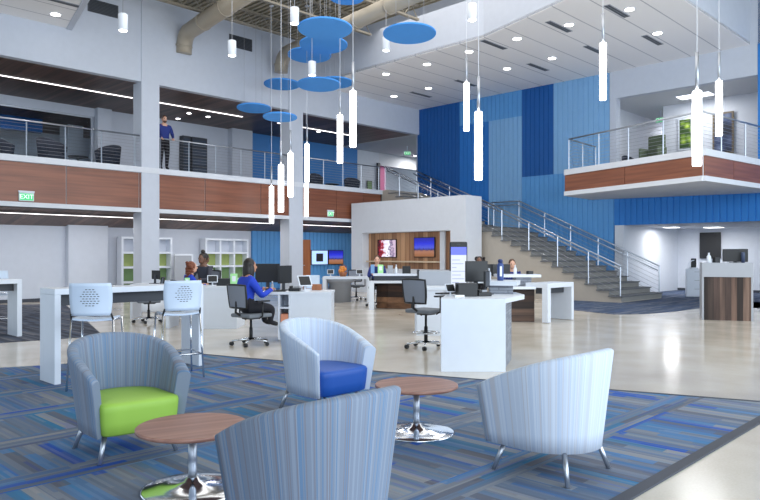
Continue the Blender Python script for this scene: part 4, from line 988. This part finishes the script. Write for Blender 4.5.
# recess: cabinet, wall screen, chair
a = gr(697, 297); t = thing('drawer_cabinet', 'pale grey drawer cabinet in the recess left of the podium', 'cabinet', (a.x, a.y, .011), -.35)
MB().box(-.33, .33, .02, .5, 0, .93).build('body', m_lam, t)
for z in (.05, .34, .63): dr = MB().box(-.31, .31, 0, .019, z, z+.27).build('drawer', m_lamg if False else m_lam, t); MB().box(-.08, .08, -.02, -.001, z+.2, z+.215).build('handle', m_steel, dr)
t = thing('magnifier_lamp', 'white device with a black screen on the drawer cabinet', 'device', (a.x, a.y+.25, .942), .1)
MB().lathe([(.14, 0), (.15, .02), (.14, .05)], 20).build('base', m_lam, t); MB().box(-.09, .09, -.02, .02, .051, .36, bev=.01).build('screen_housing', m_black, t)
pts = [(-.2*math.cos(k*PI/8), -.03, .1+.2*math.sin(k*PI/8)) for k in range(-2, 5)]; MB().tube(pts, .015, 8).build('ring_arm', m_lam, t)
p = onplane_f(710.5, 245.5, 28.15); tv('black wall screen turned off, above the cabinet in the recess', p, r90, .78, 1.02, m_black)
task_chair('black office chair at the right edge behind the podium', (9.9, 17.2, 0), .4, .5)
boxy('dark_cabinet', 'dark low cabinet at the right edge behind the podium', 'cabinet', (11.0, 18.5, 0), 0, 1.2, .5, .9, m_dgrey)
# desk by the wall screens
t = thing('service_table', 'white table with a grey drum base below the lower wall screens', 'table', (-1.72, 20.5, 0), 0)
MB().box(0, 1.47, 0, .7, .70, .77).build('table_top', m_lam, t); MB().box(0, .12, 0, .7, 0, .699).build('leg', m_lam, t); MB().box(1.33, 1.47, 0, .7, 0, .699).build('leg', m_lam, t)
MB().lathe([(.33, 0), (.33, .56), (.36, .57), (.58, .699)], 28, c=(.5, .4)).build('drum_base', m_lamg, t)
tablet('white tablet stand at the left of the table below the wall screens', (-1.5, 20.8, .771), .1)
tablet('white tablet stand at the right of the table below the wall screens', (-.62, 20.8, .771), .1)
m_or = mat('orange_flowers', rgb(216, 140, 66), .7, noise=.3, nscale=30)
t = thing('autumn_basket', 'orange autumn decoration in a brown basket between the tablets', 'decoration', (-1.12, 20.75, .771), 0)
MB().lathe([(.09, 0), (.13, .12), (.12, .13)], 16).build('basket', m_door, t)
mb = MB()
for k in range(14): mb.ell((random.uniform(-.1, .1), random.uniform(-.08, .08), .16+random.uniform(-.02, .12)), (.05, .05, .045), 6)
mb.build('flowers', m_or, t); MB().tube([(-.12, 0, .12), (-.1, 0, .3), (0, 0, .36), (.1, 0, .3), (.12, 0, .12)], .01, 6).build('handle', m_door, t)
task_chair('black task chair behind the table below the wall screens', (-.75, 21.6, 0), 3.3, .48)
boxy('wooden_crate', 'brown wooden crate left of the table with tablets', 'box', (-2.05, 20.1, .0), 0, .2, .2, .78, m_door)
t = thing('side_chair', 'white moulded chair left of the table with tablets', 'chair', (-1.9, 19.2, 0), 0)
MB().box(-.2, .2, -.2, .2, .44, .47, bev=.01).build('seat', m_stoolp, t); MB().box(-.19, .19, .17, .2, .48, .85, bev=.01).build('backrest', m_stoolp, t)
for sx in (-1, 1):
    for sy in (-1, 1): MB().tube([(sx*.2, sy*.2, 0), (sx*.17, sy*.17, .44)], .013, 6).build('leg', m_lam, t)
# ------------------------------------------------------------------ upper floor furniture
def tub_chair(lab, loc, rz, m=m_lounge, h=.8, w_=.36):
    t = thing('tub_chair', lab, 'armchair', loc, rz, 'charcoal lounge chairs upstairs')
    mb = MB(); n = 22; rings = []
    for i in range(n+1):
        a = math.radians(-120+240*i/n); x, y = math.sin(a), math.cos(a); k = (y+.5)/1.5; zt = h*.7+(h*.3)*k
        rings.append([mb.bm.verts.new(v) for v in ((x*w_*.85, y*w_*.85, .14), (x*w_, y*w_, zt-.02), (x*(w_-.04), y*(w_-.04), zt), (x*(w_-.08), y*(w_-.08), zt-.02), (x*(w_-.14), y*(w_-.14), .14))])
    for i in range(n):
        for j in range(5): mb.bm.faces.new((rings[i][j], rings[i+1][j], rings[i+1][(j+1)%5], rings[i][(j+1)%5])).smooth = True
    mb.bm.faces.new(rings[0][::-1]); mb.bm.faces.new(rings[-1]); mb.build('shell', m, t)
    MB().lathe([(w_-.13, .15), (w_-.12, .4), (w_-.15, .44)], 20).build('seat', m, t)
    for a in (45, 135, 225, 315): MB().tube([(.24*math.cos(math.radians(a)), .24*math.sin(math.radians(a)), 0), (.2*math.cos(math.radians(a)), .2*math.sin(math.radians(a)), .15)], .014, 6).build('leg', m_steel, t)
def upf(u, p): q = onplane_p(u, 255, p); return (q.x, q.y, ZF)
tub_chair('charcoal lounge chair upstairs cut by the left edge', upf(2, 21.6), AF+.6)
tub_chair('charcoal lounge chair upstairs behind the second rail post from the left', upf(52, 21.8), AF+.3, h=.98, w_=.44)
tub_chair('charcoal lounge chair upstairs just left of the first column', upf(108, 21.4), AF-.9, h=.9, w_=.4)
def side_table(lab, loc, h=.42, r=.3):
    t = thing('side_table', lab, 'side table', loc, 0); MB().lathe([(r, h-.03), (r, h)], 24).build('table_top', m_dgrey, t); MB().lathe([(.025, .02), (.025, h-.031)], 10).build('column', m_steel, t); MB().lathe([(.2, 0), (.2, .018)], 20).build('base', m_steel, t)
side_table('small round side table upstairs between two charcoal chairs at left', upf(78, 21.7))
tub_chair('charcoal lounge chair upstairs right behind the second column', upf(315, 22.4), AF-.9+PI)
tub_chair('charcoal lounge chair upstairs left of the landing corridor', upf(352, 22.0), AF+2.6-PI)
side_table('small round side table upstairs in front of the blue wall', upf(332, 22.2))
for u0, u1, lab in ((179.5, 188, 'dark framed bulletin board upstairs, left one beside the man'), (188.5, 204.5, 'dark framed bulletin board upstairs, right one by the corridor wall')):
    a = upf(u0, 24.35); b = upf(u1, 24.35); L = (Vector(b)-Vector(a)).length
    t = thing('display_cabinet', lab, 'display cabinet', a, AF, None); MB().box(0, L-.03, -.25, 0, 0, 2.0).build('carcass', m_dgrey, t)
    mb = MB()
    for k in range(5): mb.box(.04, L-.07, -.262, -.251, .15+k*.37, .42+k*.37)
    mb.build('doors', mat('cabinet_glass', rgb(70, 78, 92), .15), t)
# upper right room
t = thing('high_back_chair', 'green high back lounge chair in the upper right room', 'armchair', (onplane_f(653, 255, 23.7).x, onplane_f(653, 255, 23.7).y, ZF), -1.0)
m_hb = mat('sage_upholstery', rgb(92, 104, 82), .9); t.scale = (.78, .8, 1.12)
MB().box(-.42, .42, .2, .34, .15, 1.35, bev=.05).build('backrest', m_hb, t); MB().box(-.4, .4, -.35, .2, .18, .45, bev=.04).build('seat', m_hb, t)
for s in (-1, 1): MB().box(s*.44-.05, s*.44+.05, -.35, .3, .15, .95, bev=.03).build('side_wing', m_hb, t)
for s in (-1, 1):
    for y in (-.3, .28): MB().tube([(s*.38, y, 0), (s*.38, y, .18)], .015, 6).build('leg', m_black, t)
q = W(23.9, 10.7); tub_chair('charcoal lounge chair in the upper right room by the jamb', (q.x, q.y, ZF), 0.4, h=.95, w_=.3)
def framed(lab, cat, u0, u1, v0, v1, f, m, mf, nm):
    a = onplane_f(u0, v1, f); b = onplane_f(u1, v0, f); wd = (Vector((b.x, b.y))-Vector((a.x, a.y))).length; c = (a+b)/2; hh = b.z-a.z
    t = thing(nm, lab, cat, c, r90); MB().box(-wd/2, wd/2, -.05, 0, -hh/2, hh/2).build('frame', mf, t); MB().box(-wd/2+.06, wd/2-.06, -.06, -.051, -hh/2+.06, hh/2-.06).build('picture', m, t)
def spotmat(name, a, b, c, sc, thr=.45):
    m, T = newmat(name, .6); tc, s = xyz(T); n = T.n('ShaderNodeTexVoronoi'); n.inputs['Scale'].default_value = sc; T.l(tc.outputs['Object'], n.inputs['Vector'])
    T.l(ramp(T, n.outputs['Distance'], [(0, a), (.3, b), (.55, c)], False), T.b.inputs['Base Color']); return m
framed('green leafy picture on the wall of the upper right room', 'picture', 678.5, 693, 117, 151, 24.95, spotmat('leaf_art', rgb(196, 214, 96), rgb(120, 150, 50), rgb(50, 76, 30), 4), m_lam, 'wall_picture')
framed('tall dark framed picture at the right of the upper right room', 'picture', 713, 734, 111, 155, 24.95, spotmat('dark_art', rgb(128, 140, 170), rgb(60, 72, 104), rgb(30, 34, 48), 2), mat('bronze_frame', rgb(110, 96, 74), .4), 'wall_picture')
# landing corridor bits
t = thing('framed_notice', 'green framed notice low on the wall of the landing corridor', 'notice', W(24.3, 24.39, 4.55), AF); MB().box(-.18, .18, -.03, 0, 0, .6).build('frame', m_dgrey, t); MB().box(-.15, .15, -.035, -.031, .03, .57).build('sheet', m_shg2, t)
tub_chair('charcoal chair in the landing corridor behind the top of the stair', (W(25.9, 21.6)[0], W(25.9, 21.6)[1], ZF), 0, h=.9)
boxy('dark_cabinet', 'tall dark cabinet in the bright room past the landing', 'cabinet', W(28.6, 24.2, ZF), AF, .6, .4, 1.7, m_black)
a = W(7.6, 25.6, 0); t = thing('cylinder_downlight', 'white cylinder downlight inside the glazed upstairs room', 'ceiling lamp', W(7.6, 25.6, 6.5), 0); MB().lathe([(.1, .01), (.1, .3)], 16).build('housing', m_lam, t); MB().lathe([(.08, 0), (.08, .009)], 16).build('lens', m_down, t); MB().tube([(0, 0, .3), (0, 0, .4)], .01, 6).build('rod', m_steel, t)
#@@PEOPLE
# ------------------------------------------------------------------ people
def person(label, J, loc, rz, shirt, pants, skin, hair_m, hair='short', shoes=m_black, acc=None, build_=1.0, face=0):
    """J: joints in local metres, person faces local +y. keys: pelvis chest neck head, and for side L/R: sh el wr hip kn an toe"""
    t = thing('person', label, 'person', loc, rz)
    ks = ['pelvis', 'belly', 'chest', 'neck', 'skull']; V = [Vector(J[k]) for k in ks]; Rr = [(.15, .115), (.135, .105), (.155, .115), (.055, .055), (.05, .05)]; E = [(0, 1), (1, 2), (2, 3), (3, 4)]
    zone = ['p', 's', 's', 'k', 'k']
    for sd in 'LR':
        b = len(V)
        for k, r, z in (('sh', (.062, .062), 's'), ('el', (.045, .045), 's'), ('wr', (.03, .024), 's' if True else 'k')): V.append(Vector(J[k+sd])); Rr.append(r); zone.append(z)
        hd = (Vector(J['wr'+sd])-Vector(J['el'+sd])).normalized(); V.append(Vector(J['wr'+sd])+Vector(J.get('hand'+sd, hd))*.07); Rr.append((.035, .018)); zone.append('k')
        E += [(2, b), (b, b+1), (b+1, b+2), (b+2, b+3)]; b2 = len(V)
        for k, r, z in (('hip', (.095, .095), 'p'), ('kn', (.062, .062), 'p'), ('an', (.04, .04), 'p'), ('toe', (.038, .03), 'h')): V.append(Vector(J[k+sd])); Rr.append(r); zone.append(z)
        E += [(0, b2), (b2, b2+1), (b2+1, b2+2), (b2+2, b2+3)]
    me = bpy.data.meshes.new('body'); me.from_pydata(V, E, []); o = bpy.data.objects.new('body_src', me); C.objects.link(o)
    sk = o.modifiers.new('skin', 'SKIN'); sk.use_smooth_shade = True
    for i, r in enumerate(Rr):
        sv = me.skin_vertices[0].data[i]; sv.radius = (r[0]*build_, r[1]*build_); sv.use_root = (i == 0)
    ss = o.modifiers.new('sub', 'SUBSURF'); ss.levels = 2; ss.render_levels = 2
    dg = bpy.context.evaluated_depsgraph_get(); bm = bmesh.new(); bm.from_mesh(bpy.data.meshes.new_from_object(o.evaluated_get(dg))); bpy.data.objects.remove(o)
    segs = [(V[a], V[b], zone[b] if zone[b] != 'p' or a == 0 or zone[a] == 'p' else 'p', a, b) for a, b in E]
    def zn(c):
        best, bz = 9, 's'
        for A, B, z, a, b in segs:
            d = B-A; tt = max(0, min(1, (c-A).dot(d)/max(1e-6, d.length_squared))); ds = (A+d*tt-c).length
            if ds < best:
                best = ds
                bz = zone[a] if tt < (.5 if zone[a] != zone[b] else 1) else zone[b]
                if a == 0 and b == 1: bz = 'p' if tt < .35 else 's'
                if a == 2 and b == 3: bz = 's' if tt < .72 else 'k'
        return bz
    zi = {'s': 0, 'p': 1, 'k': 2, 'h': 3}
    for f in bm.faces: f.material_index = zi[zn(f.calc_center_median())]; f.smooth = True
    mb = MB.__new__(MB); mb.bm = bm; mb.mi = 2
    # hands: five bent fingers rooted in the palm
    for sd in 'LR':
        w_ = Vector(J['wr'+sd]); hd = Vector(J.get('hand'+sd, (w_-Vector(J['el'+sd])).normalized())).normalized(); side = hd.cross(Vector((0, 0, 1))); side = side.normalized() if side.length > .1 else Vector((1, 0, 0))
        dn_ = side.cross(hd).normalized()*(-1 if True else 1)
        for k, (o_, ln) in enumerate(((-.03, .062), (-.01, .075), (.01, .07), (.028, .055))):
            a = w_+hd*.06+side*o_; mb.tube([a, a+hd*ln*.5-Vector((0, 0, .004)), a+hd*ln*.9-Vector((0, 0, .02))], .0085, 6, r2=.0065)
        sg = 1 if sd == 'L' else -1; a = w_+hd*.02+side*.03*sg; mb.tube([a, a+hd*.03+side*.02*sg, a+hd*.06+side*.026*sg], .01, 6, r2=.008)
    # head with face
    hc = Vector(J['head']); hr = Matrix.Rotation(face, 4, 'Z')
    mb.ell(hc, (.075, .095, .115), 14, hr); mb.ell(hc+hr @ Vector((0, .035, -.05)), (.055, .06, .065), 10, hr)
    mb.ell(hc+hr @ Vector((0, .1, -.015)), (.012, .018, .022), 8, hr)
    for s in (-1, 1): mb.ell(hc+hr @ Vector((s*.076, -.005, -.01)), (.012, .022, .032), 8, hr)
    mb.mi = 4
    for s in (-1, 1): mb.ell(hc+hr @ Vector((s*.032, .088, .008)), (.013, .007, .008), 6, hr)
    mb.mi = 5; mb.ell(hc+hr @ Vector((0, .09, -.062)), (.024, .008, .006), 6, hr)
    mb.build('body', [shirt, pants, skin, shoes, m_black, mat('lips', rgb(160, 86, 80), .5)], t, smooth=False)
    hb = MB(); 
    if hair in ('short', 'beard', 'bun', 'long', 'bob'): hb.ell(hc+hr @ Vector((0, -.018, .028)), (.084, .095, .108), 12, hr)
    if hair == 'beard': hb.ell(hc+hr @ Vector((0, .05, -.07)), (.055, .05, .05), 10, hr)
    if hair == 'bun': hb.ell(hc+hr @ Vector((0, -.03, .16)), (.05, .05, .05), 10, hr)
    if hair in ('long', 'bob'):
        n = 9
        hb.ell(hc+hr @ Vector((0, -.045, -.07)), (.095, .075, .17 if hair == 'long' else .13), 12, hr)
        for s in (-1, 1): hb.ell(hc+hr @ Vector((s*.07, -.01, -.07)), (.03, .055, .13), 10, hr)
    if hair == 'curly':
        hb.ell(hc+Vector((0, -.03, .02)), (.1, .1, .115), 12, hr)
        for k in range(40): a = random.uniform(0, 6.28); z = random.uniform(-.22, .1); hb.ell(hc+hr @ Vector((.1*math.cos(a)*(1 if math.sin(a) < .5 else .8), -.03-.085*abs(math.sin(a)), z)), (.035, .035, .035), 6)
    hb.build('hair', hair_m, t, smooth=False)
    return t
def sit_pose(s=1.0, seat=.5, lean=.08, reach=.38, hz=None, foot=.1, spread=.2):
    hz = hz if hz is not None else seat+.3; J = dict(pelvis=(0, 0, seat+.11), belly=(0, .0, seat+.27), chest=(0, lean*.5, seat+.44), neck=(0, lean, seat+.60), skull=(0, lean+.01, seat+.68), head=(0, lean+.03, seat+.735))
    for sd, s_ in (('L', -1), ('R', 1)):
        J.update({'sh'+sd: (s_*.18, lean*.6, seat+.51), 'el'+sd: (s_*.24, lean+.12, seat+.27), 'wr'+sd: (s_*.16, reach, hz), 'hip'+sd: (s_*.09, .05, seat+.09), 'kn'+sd: (s_*.11, .43, seat+.07), 'an'+sd: (s_*.11, .38, foot+.09), 'toe'+sd: (s_*.12, .52, foot+.04)})
    return J
def stand_pose(lean=.0, hands='rail'):
    J = dict(pelvis=(0, 0, .92), belly=(0, 0, 1.08), chest=(0, .02, 1.27), neck=(0, .03, 1.46), skull=(0, .04, 1.54), head=(0, .05, 1.61))
    for sd, s_ in (('L', -1), ('R', 1)):
        J.update({'sh'+sd: (s_*.19, .02, 1.38), 'el'+sd: (s_*.27, .05, 1.12), 'wr'+sd: (s_*.2, .27, .99), 'hip'+sd: (s_*.09, 0, .88), 'kn'+sd: (s_*.1, .03, .48), 'an'+sd: (s_*.1, -.02, .1), 'toe'+sd: (s_*.11, .13, .04)})
    return J
m_shb = mat('royal_shirt', rgb(26, 62, 184), .8); m_pk = mat('black_trousers', rgb(28, 28, 36), .85); m_navy = mat('navy_shirt', rgb(30, 48, 120), .8); m_vest = mat('charcoal_vest', rgb(58, 60, 72), .85); m_wsh = mat('white_shirt', rgb(214, 214, 224), .8)
sk1 = skin_m('light', rgb(214, 168, 144)); sk2 = skin_m('dark', rgb(112, 78, 62)); sk3 = skin_m('medium', rgb(190, 140, 112))
h_bk = mat('hair_black', rgb(30, 22, 22), .5); h_rd = mat('hair_auburn', rgb(116, 62, 40), .6); h_br = mat('hair_brown', rgb(80, 54, 40), .6)
# man at the rail upstairs
pm = upf(163.8, 19.95); person('bearded man in a blue shirt leaning on the upstairs rail', stand_pose(), pm, AF+PI-.12, m_navy, m_pk, sk1, h_br, 'beard', build_=1.2)
# seated woman in royal blue
cx, cy = -2.14, 10.85
task_chair('grey mesh task stool under the woman in royal blue', (cx+.1, cy-.02, 0), -.7, .50)
person('woman with long black hair in a royal blue top typing at the left service desk', sit_pose(seat=.49, lean=.06, reach=.36, hz=.84, foot=.245), (cx, cy, .015), -.95, m_shb, m_pk, sk3, h_bk, 'long', face=-.05, build_=1.22)
# woman with red hair
task_chair('task chair under the red-haired clerk behind the white desk', (-4.15, 14.75, 0), -1.0, .42, arms=False)
person('clerk with curly auburn hair and royal blue top behind the white desk', sit_pose(seat=.41, reach=.33, hz=.75, foot=.0), (-4.15, 14.75, .01), -1.0, m_shb, m_pk, sk1, h_rd, 'curly')
# woman with a bun
task_chair('task stool under the woman with a hair bun', (-4.02, 15.75, 0), PI-.4, .6, arms=False)
person('woman with a high hair bun in a dark vest over white sleeves', sit_pose(seat=.59, reach=.3, hz=.86, foot=.24), (-4.02, 15.75, .01), PI-.4, m_vest, m_pk, sk2, h_bk, 'bun')
task_chair('task stool under the person seated behind the woman with the bun', (-4.35, 16.8, 0), -.5, .6, arms=False)
person('person in a white top seated behind the woman with the bun', sit_pose(seat=.59, reach=.3, hz=.86, foot=.24), (-4.35, 16.8, .01), -.5, m_wsh, m_pk, sk2, h_bk, 'short')
task_chair('task stool under the clerk at the reception counter', (-.08, 19.1, 0), PI, .55, arms=False)
person('clerk seated behind the long reception counter below the red screen', sit_pose(seat=.54, reach=.26, hz=.86, foot=.1), (-.08, 19.1, .01), PI, m_navy, m_pk, sk1, h_br, 'short')
task_chair('task stool behind the navy bottle', (2.44, 16.6, 0), PI, .52, arms=False)
person('person with a dark bun seated behind monitors, left of the navy bottle', sit_pose(seat=.51, reach=.3, hz=.86, foot=.1), (2.44, 16.6, .01), PI-.4, m_pk, m_pk, sk2, h_bk, 'curly')
task_chair('task stool behind the ledge monitor in front of the stair', (3.2, 16.7, 0), PI, .46, arms=False)
person('person with brown hair seated behind the monitor in front of the stair', sit_pose(seat=.45, reach=.3, hz=.86, foot=.0), (3.2, 16.7, .01), PI, m_navy, m_pk, sk1, h_br, 'short')
